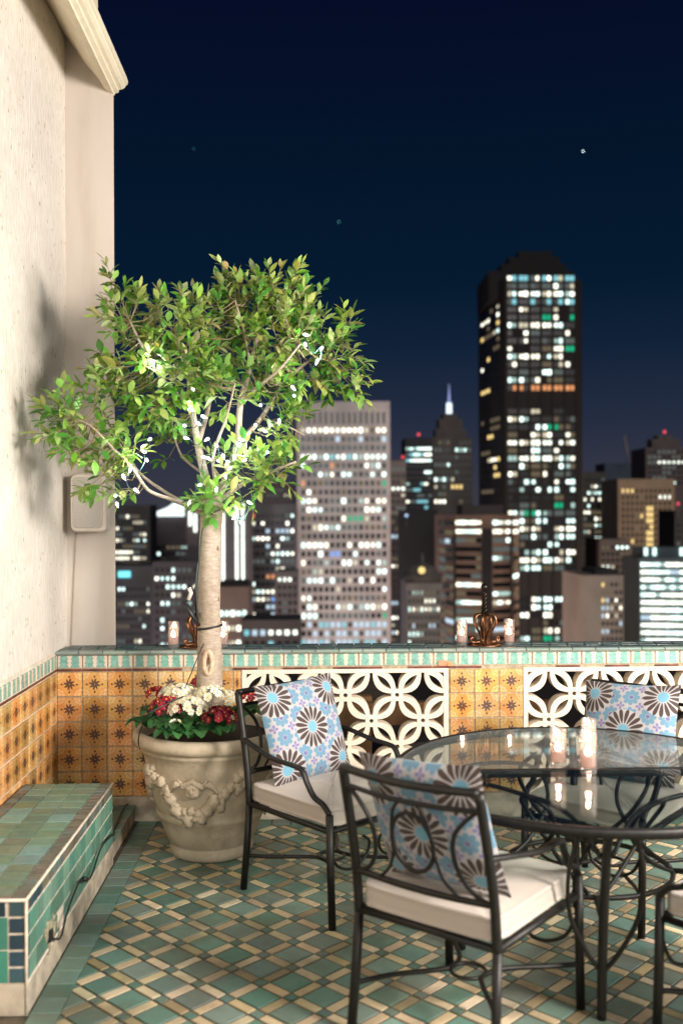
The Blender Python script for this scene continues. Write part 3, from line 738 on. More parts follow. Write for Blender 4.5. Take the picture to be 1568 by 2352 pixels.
for bx_, by_, bY, rx, ry, cnt in blobs:
    C_ = DP(bx_, by_, bY)-TO
    for _ in range(int(cnt*.92)):
        a = Vector((rl.gauss(0, 1), rl.gauss(0, 1), rl.gauss(0, 1))).normalized()*rl.uniform(.35, 1)**.6
        st = C_+Vector((a.x*rx*mpx*.82, a.y*.8*min(rx, ry)*mpx*1.3, a.z*ry*mpx*.8))
        if st.x+TO.x < XW+.09: st.x = XW+.09-TO.x
        near = min(nodes_, key=lambda q: (q-st).length)
        out = (st-near); ol = out.length
        dirn = (a+Vector((0, 0, .55))+out.normalized()*.7+Vector((rl.uniform(-.4, .4), rl.uniform(-.4, .4), rl.uniform(-.3, .3)))).normalized()
        tl = rl.uniform(.06, .13)
        if ol > .02 and ol < .5:
            mid = near.lerp(st, .5)+Vector((rl.uniform(-.02, .02), rl.uniform(-.02, .02), -.02))
            mb.tube([near, mid, st], [.003, .0018], 4, 1, cap=False)
        end = st+dirn*tl; mb.tube([st, end], [.002, .0010], 4, 1, cap=False)
        tone = rl.choice(GR)
        if rl.random() < max(0, (end.z+.60-2.35)*1.3): tone = rl.choice([(.36, .42, .13), (.30, .37, .11), (.42, .46, .20), (.22, .29, .09)])  # higher twigs get olive tones, imitating warm light on the crown top
        nl = rl.randint(6, 9)
        for q in range(nl):
            t = q/(nl-1); o = st.lerp(end, t)
            ph = q*2.4+rl.uniform(-.4, .4)
            e1 = dirn.cross(Vector((0, 0, 1)));
            if e1.length < .1: e1 = Vector((1, 0, 0))
            e1.normalize(); e2 = dirn.cross(e1)
            sp_ = 1.25-.75*t
            d = dirn*(.45+.8*t)+(e1*math.cos(ph)+e2*math.sin(ph))*sp_
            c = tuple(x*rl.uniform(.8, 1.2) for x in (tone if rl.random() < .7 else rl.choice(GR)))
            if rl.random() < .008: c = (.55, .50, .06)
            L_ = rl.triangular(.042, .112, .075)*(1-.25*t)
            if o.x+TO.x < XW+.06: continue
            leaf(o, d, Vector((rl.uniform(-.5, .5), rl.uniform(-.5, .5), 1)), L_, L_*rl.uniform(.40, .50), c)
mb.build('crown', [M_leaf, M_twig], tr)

# fairy lights
bl = [(540, 512), (1213, 388), (1212, 430), (1285, 448), (1265, 505), (717, 627), (703, 720), (762, 750), (740, 780), (680, 790), (685, 845), (527, 850), (780, 850), (820, 878), (928, 852), (500, 905), (512, 942), (440, 985), (955, 910), (1045, 908),
      (945, 942), (1097, 770), (993, 787), (1035, 815), (748, 1052), (465, 1075), (375, 1100), (382, 1138), (785, 935), (880, 978), (905, 1050), (965, 1130), (905, 1195), (930, 1215), (700, 1130), (1015, 700), (1163, 658), (1158, 622), (830, 945), (850, 925),
      (870, 950), (900, 930), (860, 1010), (820, 1070), (580, 540), (410, 1015), (765, 930), (915, 870)]
rb = random.Random(2); B = []
for px_, py_ in bl:
    dx_ = 70.9+px_*.5197; dy_ = 566.9+py_*.5197; Yb = 4.93+rb.uniform(-.03, .06)
    if dx_ < 360: Yb = 4.84
    if dy_ < 930 and dx_ > 640: Yb = 4.98
    B.append(DP(dx_, dy_, Yb))
sl = empty('string_lights', 'white fairy lights on dark green wire wound through the tree crown', 'fairy lights', DP(480, 1200))
SO = Vector(sl.location)
order = [B[0]]; rest = B[1:]
while rest:
    q = min(rest, key=lambda r_: (r_-order[-1]).length); rest.remove(q); order.append(q)
wp = []
for i, p in enumerate(order):
    wp.append(p-SO+Vector((0, .02, .012)))
    if i < len(order)-1 and (order[i+1]-p).length < .5: wp.append((p+order[i+1])/2-SO+Vector((0, rb.uniform(0, .04), -.03)))
segs = []; cur = [wp[0]]
for a, b in zip(wp, wp[1:]):
    if (b-a).length > .3: segs.append(cur); cur = [b]
    else: cur.append(b)
segs.append(cur); mb = MB()
for s_ in segs:
    if len(s_) > 1: mb.tube(cr_(s_, 5), .0022, 5, cap=False)
mb.tube(cr_([DP(575, 1160, 5.0)-SO, DP(560, 1195, 5.02)-SO, DP(540, 1185, 5.05)-SO, DP(510, 1170, 5.1)-SO, DP(470, 1200, 5.12)-SO, DP(458, 1290, 5.12)-SO, DP(452, 1380, 5.11)-SO, DP(455, 1430, 5.1)-SO], 6), .003, 6)
mb.build('wire', M_wire, sl)
mbulb = MB(); mbulb.lathe([(.0030, .012), (.0068, .007), (.0076, .0), (.005, -.012), (.0009, -.022)], 10)
b0 = None
for i, p in enumerate(order):
    if b0 is None: b0 = mbulb.build('bulb', M_led, sl); o = b0
    else: o = b0.copy(); col.objects.link(o)
    o.parent = sl; o.location = p-SO; o.rotation_euler = (rb.uniform(-1.4, 1.4), rb.uniform(-1.4, 1.4), 0)
for (dx_, dy_, Yb, e_) in ((545, 1020, 4.95, 2.6), (500, 1065, 4.85, 1.8), (350, 835, 4.86, 2.2), (733, 815, 4.98, 2.2), (600, 1000, 5.15, 1.8), (325, 1060, 4.84, 2.6), (440, 940, 4.95, 1.6), (545, 1180, 4.98, 1.2)):
    l = lamp('POINT', 'fairy_light_glow', DP(dx_, dy_, Yb), e_*1.25, (.80, .95, 1), size=.012)
# plug, strap and cords on the trunk
cdp = empty('power_cord', 'black plug and cord strapped round the tree trunk above the pot', 'cord', DP(455, 1440, 5.1))
CO = Vector(cdp.location)
mb = MB(); n = 24; tc_ = DP(480, 1440); 
mb.tube([Vector((tc_.x+.066*math.cos(2*math.pi*i/n), tc_.y+.066*math.sin(2*math.pi*i/n), tc_.z+.010*math.cos(2*math.pi*i/n)))-CO for i in range(n)], .006, 8, closed=True)
mb.build('strap', M_black, cdp)
mb = MB(); mb.tube([DP(427, 1388, 5.08)-CO, DP(440, 1412, 5.08)-CO, DP(458, 1437, 5.1)-CO], [.013, .008], 10); mb.build('plug', M_black, cdp)
mb = MB(); mb.tube(cr_([DP(458, 1437, 5.1)-CO, DP(452, 1380, 5.1)-CO, DP(450, 1340, 5.1)-CO, DP(455, 1290, 5.12)-CO], 6), .005, 6)
mb.tube(cr_([DP(468, 1478, 5.1)-CO, DP(458, 1500, 5.1)-CO, DP(440, 1545, 5.06)-CO, DP(425, 1580, 5.0)-CO], 6), .003, 6)
mb.tube(cr_([DP(420, 1600, 4.9)-CO, DP(340, 1640, 4.80)-CO, DP(326, 1668, 4.88)-CO, DP(318, 1700, 4.95)-CO, DP(322, 1720, 5.0)-CO], 6), .0035, 6); mb.build('cable', M_black, cdp)
mb = MB(); mb.tube([DP(434, 1350, 5.08)-CO, DP(439, 1362, 5.08)-CO, DP(433, 1378, 5.08)-CO], [.011, .010], 8); mb.build('cable_tag', M_speaker, cdp)
mb = MB(); mb.tube(cr_([PY(60, 2320, 3.6)*0+Vector((XB+.012, by0+.30, .14)), Vector((XB+.020, by0+.38, .115)), Vector((XB+.014, by0+.5, .16)), Vector((XB+.012, by0+.72, .20)), Vector((XB+.016, by0+.9, .15)), Vector((XB+.012, by0+1.15, .2)), Vector((XB+.012, by0+1.45, .17)), Vector((XB-.03, 5.1, .108)), Vector((XB-.06, 5.55, .108)), Vector((XB-.05, 5.64, .112))], 6), .0045, 6)
mb.tube([Vector((XB+.016, by0+.78, .19)), Vector((XB+.016, by0+.84, .165))], .011, 8)
tag(mb.build('floor_cable', M_black), 'black cable trailing along the tiled side of the bench', 'cable')

# ------------------------------------------------------------------ primroses
def primrose(px_, py_, Y, cols_, rad_, nbloom, seed, label, leaves=8):
    r_ = random.Random(seed); C_ = PY(px_, py_, Y)
    e = empty('primrose_plant', label, 'flower', (C_.x, C_.y, .605), 0, 'primroses planted round the tree trunk')
    zt = max(.05, C_.z-.605+.012); rad_ = rad_*1.42; nbloom = int(nbloom*1.35)
    mb = MB()
    for i in range(leaves):
        a = 2*math.pi*i/leaves+r_.uniform(-.3, .3); L = r_.uniform(.070, .105); wd = L*.85; out = Vector((math.cos(a), math.sin(a), 0)); s = Vector((-out.y, out.x, 0))
        vs = []; g = jit((.035, .13, .035), .3); nn = 7
        base = Vector((0, 0, .01))+out*.02
        for q in range(nn):
            t = q/(nn-1); w_ = wd*.5*(math.sin(math.pi*(.06+.90*t))**.5); z = .045*math.sin(t*2.4)-(.02*t*t)+zt*.35
            for j in (-1, -.5, 0, .5, 1):
                vs.append(base+out*L*t+s*w_*j+Vector((0, 0, z+.010*abs(j)+r_.uniform(-.004, .004))))
        mb.add(vs, [(q*5+j, q*5+j+1, q*5+j+6, q*5+j+5) for q in range(nn-1) for j in range(4)], 0, None, g, True)
    mb.build('leaves', M_prim, e)
    if nbloom:
        mb = MB()
        for i in range(nbloom):
            t = (i+.5)/nbloom; th = math.acos(1-t*.95); ph = i*2.4+r_.uniform(-.3, .3)
            nrm = Vector((math.sin(th)*math.cos(ph), math.sin(th)*math.sin(ph), math.cos(th))); o = Vector((0, 0, zt-rad_*.45))+Vector((nrm.x*rad_, nrm.y*rad_, nrm.z*rad_*.7))
            e1 = nrm.orthogonal().normalized(); e2 = nrm.cross(e1); fr_ = r_.uniform(.018, .024); c = jit(r_.choice(cols_), .15)
            ro = r_.uniform(0, 6)
            for p in range(5):
                a = ro+p*2*math.pi/5; d = e1*math.cos(a)+e2*math.sin(a); s = nrm.cross(d)
                vs = [o, o+d*fr_*.5+s*fr_*.38+nrm*.004, o+d*fr_*.95+s*fr_*.36+nrm*.003, o+d*fr_*.88+nrm*.004, o+d*fr_*.95-s*fr_*.36+nrm*.003, o+d*fr_*.5-s*fr_*.38+nrm*.004]
                mb.add(vs, [(0, 1, 2, 3), (0, 3, 4, 5)], 0, None, c, False)
            mb.ball(o+nrm*.003, .0042, 0, (.85, .55, .05), 6, 4)
        mb.build('blooms', M_petal, e)
RED = [(.30, .003, .035), (.38, .005, .035), (.22, .003, .03)]; WHT = [(.80, .77, .62), (.82, .80, .68), (.75, .72, .55)]; CRM = [(.40, .01, .06)]
for a in [(412, 1588, 5.13, WHT, .075, 34, 1, 'white primrose behind the front blooms, just left of the trunk', 5),
          (383, 1617, 4.99, RED, .058, 22, 2, 'crimson primrose with yellow eyes at the left front of the pot', 8),
          (432, 1618, 4.93, WHT, .068, 32, 3, 'white primrose cluster at the front centre of the pot', 9),
          (484, 1590, 5.02, WHT, .058, 26, 4, 'creamy white primrose growing right in front of the trunk', 5),
          (504, 1640, 4.94, RED, .062, 26, 5, 'deep red primrose beside the left arm of the nearest cushioned chair', 9),
          (470, 1565, 5.38, RED, .05, 18, 6, 'dark red primrose half hidden behind the trunk', 4),
          (520, 1600, 5.25, WHT, .05, 18, 7, 'small white primrose at the right rear beside the chair back', 5),
          (575, 1600, 5.30, RED, .04, 12, 8, 'small red primrose seen under the top rail of the chair', 8),
          (360, 1590, 5.22, RED, .035, 10, 9, 'small red primrose at the far left edge of the pot', 8),
          (405, 1665, 4.86, WHT, .02, 2, 10, 'leafy primrose with hardly any bloom hanging over the front rim', 10),
          (460, 1655, 4.86, WHT, .0, 0, 11, 'flowerless primrose leaves between white and red blooms at the rim', 9),
          (345, 1640, 5.08, WHT, .0, 0, 12, 'flowerless primrose leaves over the left rim of the pot', 9)]:
    primrose(*a)

# ------------------------------------------------------------------ chairs
def chair_proto():
    ch = empty('patio_chair', '', 'chair', (0, 0, 0), 0, 'wrought iron chairs round the glass table')
    T = .0165
    for s in (-1, 1):
        mb = MB(); mb.tube([(s*.27, -.31, 0), (s*.268, -.285, .2), (s*.265, -.27, .40)], T, 8, sm=True); mb.build('leg', M_iron, ch)
        mb = MB(); mb.tube([(s*.27, .31, 0), (s*.27, .30, .25), (s*.27, .295, .475)], T, 8, sm=True); mb.build('leg', M_iron, ch)
        mb = MB(); P = cr_([(s*.262, -.312, .695), (s*.285, -.20, .680), (s*.295, -.05, .655), (s*.290, .09, .648), (s*.284, .135, .635), (s*.281, .165, .585), (s*.277, .205, .535), (s*.273, .26, .512), (s*.27, .294, .478)], 6)
        mb.tube(P, .0145, 8, flat=.75); mb.build('armrest', M_iron, ch)
    up = lambda s: cr_([(s*.265, -.27, .40), (s*.264, -.285, .55), (s*.262, -.315, .70), (s*.258, -.365, .905)], 6)
    mb = MB()
    for s in (-1, 1): mb.tube(up(s), T, 8)
    def bow(z, y, dep, w_=.258): return cr_([(-w_, y, z), (-w_*.5, y-dep*.75, z-.004), (0, y-dep, z-.006), (w_*.5, y-dep*.75, z-.004), (w_, y, z)], 5)
    mb.tube(bow(.905, -.365, .03), .0175, 8, flat=.8); mb.tube(bow(.845, -.35, .03), .009, 8); mb.tube(bow(.545, -.286, .015, .263), .012, 8)
    n = 22; zc_, yc_ = .70, -.338
    mb.tube([(.078*math.cos(2*math.pi*i/n), yc_-.22*(.098*math.sin(2*math.pi*i/n)), zc_+.098*math.sin(2*math.pi*i/n)) for i in range(n)], .008, 6, closed=True)
    for s in (-1, 1):
        mb.tube(cr_([(s*.255, -.352, .85), (s*.205, -.355, .81), (s*.165, -.352, .76), (s*.150, -.338, .70), (s*.160, -.318, .63), (s*.20, -.298, .57), (s*.255, -.29, .548)], 5), .008, 6)
        mb.tube(cr_([(s*.02, -.372, .845), (s*.06, -.362, .80), (s*.076, -.345, .72)], 4), .006, 6)
        mb.tube(cr_([(s*.076, -.33, .68), (s*.10, -.318, .60), (s*.15, -.302, .55)], 4), .006, 6)
    mb.build('back_frame', M_iron, ch)
    mb = MB(); z = .405
    for a, b in (((-.265, -.27), (.265, -.27)), ((-.268, .295), (.268, .295)), ((-.265, -.27), (-.268, .295)), ((.265, -.27), (.268, .295))): mb.tube([(*a, z), (*b, z)], .0145, 8, flat=.9)
    mb.build('seat_frame', M_iron, ch)
    mb = MB()
    for s in (-1, 1):
        mb.tube(cr_([(s*.268, -.29, .16), (s*.20, -.18, .165), (s*.09, -.06, .17), (s*.06, 0, .17), (s*.09, .09, .17), (s*.20, .21, .165), (s*.268, .30, .16)], 5), .009, 6)
        mb.tube(cr_([(s*.265, .29, .33), (s*.22, .285, .25), (s*.13, .28, .215), (s*.05, .28, .25), (s*.03, .285, .31), (s*.07, .29, .345)], 5), .007, 6)
    n = 20; mb.tube([(.06*math.cos(2*math.pi*i/n), .06*math.sin(2*math.pi*i/n), .17) for i in range(n)], .007, 6, closed=True)
    mb.build('stretcher', M_iron, ch)
    # seat cushion: rounded slab
    mb = MB(); n = 22; w_, d_ = .262, .285
    def sq(t, e=6): return math.copysign(abs(t)**(2/e), t)
    prof2 = [(.965, .418), (.988, .420), (1.004, .424), (1.004, .428), (.994, .431), (1.0, .445), (1.0, .470), (.994, .484), (1.004, .487), (1.004, .491), (.990, .495), (.965, .494), (.9, .499), (.5, .507), (.0, .509)]
    vs = []; m_ = 48
    for s_, zz in prof2:
        for i in range(m_):
            a = 2*math.pi*i/m_; vs.append((w_*s_*sq(math.cos(a), 12), d_*s_*sq(math.sin(a), 12)+.012, zz+.002*math.sin(i*1.7)))
    k = len(prof2); mb.add(vs, [(q*m_+i, q*m_+(i+1) % m_, (q+1)*m_+(i+1) % m_, (q+1)*m_+i) for q in range(k-1) for i in range(m_)]+[tuple(range(m_))[::-1]], 0, None, (1, 1, 1), True)
    mb.build('seat_cushion', M_seat, ch)
    return ch
ch0 = chair_proto()
def chair(cx, cy, fx, fy, label, first=False):
    o = ch0 if first else copy_tree(ch0); o.location = (cx, cy, .001); o.rotation_euler = (0, 0, math.atan2(fy, fx)-math.pi/2); o['label'] = label; return o
chair(.075, 4.585, .65, -.76, 'iron chair beside the clay pot, daisy pillow upright against its back', True)
chair(.525, 3.415, .64, .77, 'nearest blurred iron chair seen from behind, dark frame over its daisy pillow')
chair(1.33, 4.46, -.65, -.76, 'iron chair beyond the table facing the camera, wide daisy pillow behind the glass')
chair(1.535, 3.21, -.63, .77, 'iron chair cut off at the right edge, only its front leg and seat corner showing')
# pillows
mb = MB(); n = 26; vs = []; uvl = []
for side in (1, -1):
    for i in range(n+1):
        for j in range(n+1):
            u, v = i/n*2-1, j/n*2-1
            t = ((1-abs(u)**2.4)*(1-abs(v)**2.4))**.55
            pull = 1-.055*(1-u*u)*(v*v)-.0; pull2 = 1-.055*(1-v*v)*(u*u)
            wr = .006*noise.noise(Vector((u*2.3, v*2.3, side*3)))
            vs.append((u*.22*pull2, side*(.062*t+(wr if t > .05 else 0)), v*.22*pull)); uvl.append((i/n, j/n))
fs = []; N1 = (n+1)*(n+1)
for i in range(n):
    for j in range(n):
        a = i*(n+1)+j; fs.append((a, a+1, a+n+2, a+n+1)); fs.append((N1+a, N1+a+n+1, N1+a+n+2, N1+a+1))
mb.add(vs, fs, 0, uvl, (1, 1, 1), True)
pil = mb.build('throw_pillow', M_pillow); tag(pil, '', 'pillow', 'daisy print pillows on the iron chairs')
def pillow(cx, cy, fx, fy, ly, z, tilt, roll, lx, label, s=1.0, first=False):
    o = pil if first else pil.copy()
    if not first: col.objects.link(o)
    a = math.atan2(fy, fx)-math.pi/2
    M = Matrix.Translation((cx, cy, 0)) @ Matrix.Rotation(a, 4, 'Z') @ Matrix.Translation((lx, ly, z)) @ Matrix.Rotation(tilt, 4, 'X') @ Matrix.Rotation(roll, 4, 'Y')
    o.matrix_world = M @ Matrix.Scale(s, 4); o['label'] = label
pillow(.075, 4.585, .65, -.76, -.205, .722, R(17), R(2), -.01, 'square daisy print pillow standing upright on the chair beside the clay pot', 1.08, True)
pillow(.525, 3.415, .64, .77, -.205, .730, R(19), R(-3), -.01, 'blurred daisy print pillow seen through the open back of the nearest chair', 1.08)
pillow(1.33, 4.46, -.65, -.76, -.205, .718, R(19), R(3), 0, 'daisy print pillow on the far chair, half seen through the table glass', 1.06)

# ------------------------------------------------------------------ table
TC = Vector((1.068, 3.89, 0)); TR = .76; TZ = .735
tb = empty('round_table', 'round two-leaf glass table on a dark wrought iron base', 'table', (TC.x, TC.y, .001))
n = 72
mb = MB(); pr = [(TR-.022, TZ-.032), (TR, TZ-.030), (TR+.002, TZ-.004), (TR-.006, TZ+.004), (TR-.022, TZ+.002), (TR-.022, TZ-.032)]
mb.lathe(pr, n, capb=False, capt=False); mb.build('rim', M_iron, tb)
ang0 = 0.0
mb = MB(); mb.box((-TR+.023, -.012, TZ-.028), (TR-.023, .012, TZ+.002)); mb.build('crossbar', M_iron, tb)
for s, mt in ((-1, M_table), (1, M_table2)):
    mb = MB(); pts = []
    for i in range(37):
        a = math.pi*i/36*s; pts.append(((TR-.023)*math.cos(a), (TR-.023)*math.sin(a)))
    pts = [(x, (y if abs(y) > .014 else s*.014)) for x, y in pts]
    k = len(pts); vs = [(x, y, TZ-.006) for x, y in pts]+[(x, y, TZ+.001) for x, y in pts]
    mb.add(vs, [tuple(range(k)), tuple(range(k, 2*k))[::-1]]+[(i, (i+1) % k, k+(i+1) % k, k+i) for i in range(k)]); mb.build('glass_leaf', mt, tb)
for q in range(4):
    a = R(-100+90*q); d = Vector((math.cos(a), math.sin(a), 0)); s = Vector((-d.y, d.x, 0)); Z = Vector((0, 0, 1))
    mb = MB()
    mb.tube(cr_([d*.715+Z*.70, d*.66+Z*.62, d*.58+Z*.42, d*.52+Z*.20, d*.49+Z*.0], 6), .0165, 8)
    for sg in (-1, 1):
        mb.tube(cr_([d*.70+s*sg*.09+Z*.70, d*.64+s*sg*.12+Z*.55, d*.57+s*sg*.11+Z*.38, d*.53+s*sg*.05+Z*.24, d*.515+Z*.17], 6), .0085, 6)
    mb.build('leg', M_iron, tb)
    mb = MB()
    for sg in (-1, 1):
        mb.tube(cr_([d*.66+s*sg*.02+Z*.62, d*.50+s*sg*.10+Z*.695, d*.32+s*sg*.20+Z*.70, d*.18+s*sg*.26+Z*.66, d*.14+s*sg*.2+Z*.55, d*.22+s*sg*.10+Z*.42, d*.32+s*sg*.02+Z*.355], 6), .009, 6)
    mb.build('scroll', M_iron, tb)
mb = MB(); mb.tube([(.32*math.cos(2*math.pi*i/40), .32*math.sin(2*math.pi*i/40), .352) for i in range(40)], .010, 6, closed=True)
for q in range(4):
    a = R(-100+90*q); mb.tube([(.32*math.cos(a), .32*math.sin(a), .352), (.555*math.cos(a), .555*math.sin(a), .352)], .010, 6)
mb.build('stretcher_ring', M_iron, tb)

# ------------------------------------------------------------------ votives
def votive_proto():
    e = empty('votive_candle', '', 'candle', (0, 0, 0), 0, 'glass votive candles')
    r0 = .031; h = .150
    mb = MB(); mb.lathe([(r0*.9, 0), (r0, .004), (r0*1.0, h-.002), (r0*.97, h), (r0*.93, h-.002), (r0*.92, .022), (.0, .020)], 28, capb=True, capt=False); mb.build('glass', M_votive, e)
    mb = MB(); mb.lathe([(r0*.88, .024), (r0*.89, .027), (r0*.89, .058), (r0*.6, .060), (.001, .061)], 24, capt=False); w_ = mb.build('wax', M_wax, e)
    mb = MB(); mb.lathe([(.0005, .0615), (.0100, .065), (.0125, .072), (.0092, .084), (.0042, .094), (.0002, .101)], 12, capt=False); mb.build('flame', M_flame, e)
    return e
v0 = votive_proto(); first = True
def put_votive(p, s, label, group, lampE):
    global first
    o = v0 if first else copy_tree(v0); first = False
    o.location = p; o.scale = (s, s, s); o['label'] = label; o['group'] = group
    lamp('POINT', 'candle_glow', Vector(p)+Vector((0, 0, .108*s)), lampE*.9, (1, .50, .28), size=.008)
g1 = 'votive candles on the parapet cap'; g2 = 'votive candles on the glass table'
CZ = .967
for x_, lb in ((400, 'lit glass votive on the parapet left of the tree trunk'), (513, 'lit glass votive on the parapet half hidden by the right side of the trunk'), (1059, 'lit glass votive on the parapet to the left of the bronze finial'), (1167, 'lit glass votive on the parapet to the right of the bronze finial')):
    p = PY(x_, 1480, YP+.12); put_votive((p.x, YP+.10, CZ), 1.02, lb, g1, .5)
p = PZ(1281, 1763, TZ); put_votive((p.x, p.y, TZ+.003), 1.02, 'left one of the lit votives standing on the glass table', g2, .8)
p = PZ(1350, 1776, TZ); put_votive((p.x, p.y, TZ+.003), 1.08, 'nearest lit votive on the glass table, largest and brightest', g2, .8)
p = PZ(1351, 1735, TZ); put_votive((p.x+.0, p.y, TZ+.003), 1.0, 'lit votive on the glass table mostly hidden behind the nearest one', g2, .8)

# ------------------------------------------------------------------ bronze finials
def finial():
    e = empty('bronze_finial', '', 'ornament', (0, 0, 0), 0, 'bronze ornaments on the parapet')
    mb = MB(); mb.lathe([(.10, 0), (.103, .004), (.098, .010), (.06, .018), (.03, .022), (.0, .024)], 32, capt=False)
    for i in range(6):
        a = i*math.pi/3+.2; d = Vector((math.cos(a), math.sin(a), 0)); Z = Vector((0, 0, 1))
        mb.tube(cr_([d*.03+Z*.02, d*.058+Z*.018, d*.082+Z*.022, d*.088+Z*.038, d*.078+Z*.046, d*.070+Z*.038], 5), [.009, .004], 8)
    mb.build('foot', M_bronze, e)
    mb = MB()
    for i in range(8):
        a = i*math.pi/4+.39; d = Vector((math.cos(a), math.sin(a), 0)); Z = Vector((0, 0, 1))
        mb.tube(cr_([d*.022+Z*.02, d*.028+Z*.06, d*.052+Z*.105, d*.066+Z*.142, d*.056+Z*.172, d*.030+Z*.180, d*.014+Z*.165, d*.012+Z*.10, d*.012+Z*.03], 6), .0072, 8, flat=1.0)
    mb.build('cage', M_bronze, e)
    mb = MB(); mb.tube([(0, 0, .16), (0, 0, .34)], [.008, .005], 8)
    for ph in (0, math.pi, math.pi/2, -math.pi/2):
        mb.tube([(.015*(1-.3*t)*math.cos(ph+t*9), .015*(1-.3*t)*math.sin(ph+t*9), .175+t*.135) for t in [i/30 for i in range(31)]], .0055, 6)
    mb.build('stem', simple('dark_twisted_iron', (.03, .022, .018), .3, .8, var=.4) if not bpy.data.materials.get('dark_twisted_iron') else bpy.data.materials['dark_twisted_iron'], e)
    mb = MB(); mb.ball((0, 0, .340), .022, nu=20, nv=14); mb.build('ball', bpy.data.materials['dark_twisted_iron'], e)
    return e
f0 = finial(); p = PY(1113, 1478, YP+.12); f0.location = (p.x, YP+.12, CZ); f0['label'] = 'bronze finial with looped bars and ball between the two right parapet votives'
f1 = copy_tree(f0); p = PY(455, 1478, YP+.12); f1.location = (p.x, YP+.13, CZ); f1.rotation_euler.z = .4; f1['label'] = 'bronze finial mostly hidden behind the tree trunk on the parapet'

# ------------------------------------------------------------------ city
GZ = -110.0
mb = MB(); mb.add([(-4000, 30, GZ), (5000, 30, GZ), (5000, 6000, GZ), (-4000, 6000, GZ)], [(0, 1, 2, 3)])
tag(mb.build('street_ground', simple('night_asphalt', (.05, .05, .055), .9)), 'dark city street level far below the terrace', None, None, 'structure')
PAL = {'w': emit('window_warm_white', (1, .96, .76), 2.1), 'c': emit('window_cool_white', (.72, 1, .93), 2.0), 'g': emit('window_green', (.02, .55, .28), .9), 'a': emit('window_amber', (1, .42, .18), .9),
       't': emit('window_teal', (.30, .75, .85), .9), 'r': emit('window_red', (1, .10, .12), 1.2), 'b': emit('window_blue', (.25, .45, 1), 1.0), 'd': emit('window_dim_warm', (.50, .40, .26), .30),
       'e': emit('window_dim_grey', (.40, .48, .46), .28), 'W': emit('window_blazing_white', (.93, 1, .88), 2.1), 'y': emit('window_yellow', (1, .72, .28), 1.3), 'p': emit('window_pale_blue', (.62, .80, .95), 1.0),
       'w1': emit('window_warm_soft', (1, .90, .66), .8), 'w2': emit('window_warm_bright', (1, .98, .84), 2.6), 'c1': emit('window_cool_soft', (.66, .95, .86), .75), 'c2': emit('window_cool_bright', (.80, 1, .93), 2.6),
       'k': simple('dark_window_glass', (.012, .012, .015), .25)}
WALLS = {}
def wallm(c):
    if c not in WALLS: WALLS[c] = simple('facade_%d' % len(WALLS), c, .85, var=.12, scale=.15, bs=0)
    return WALLS[c]
def prism(mbd, pts, z0, z1):
    k = len(pts); mbd.add([(p[0], p[1], z) for z in (z0, z1) for p in pts], [(i, (i+1) % k, k+(i+1) % k, k+i) for i in range(k)]+[tuple(range(k))[::-1], tuple(range(k, 2*k))])
def pick(r_, mix):
    t = r_.random()*sum(v for _, v in mix)
    for k_, v in mix:
        t -= v
        if t <= 0: return k_
    return mix[-1][0]
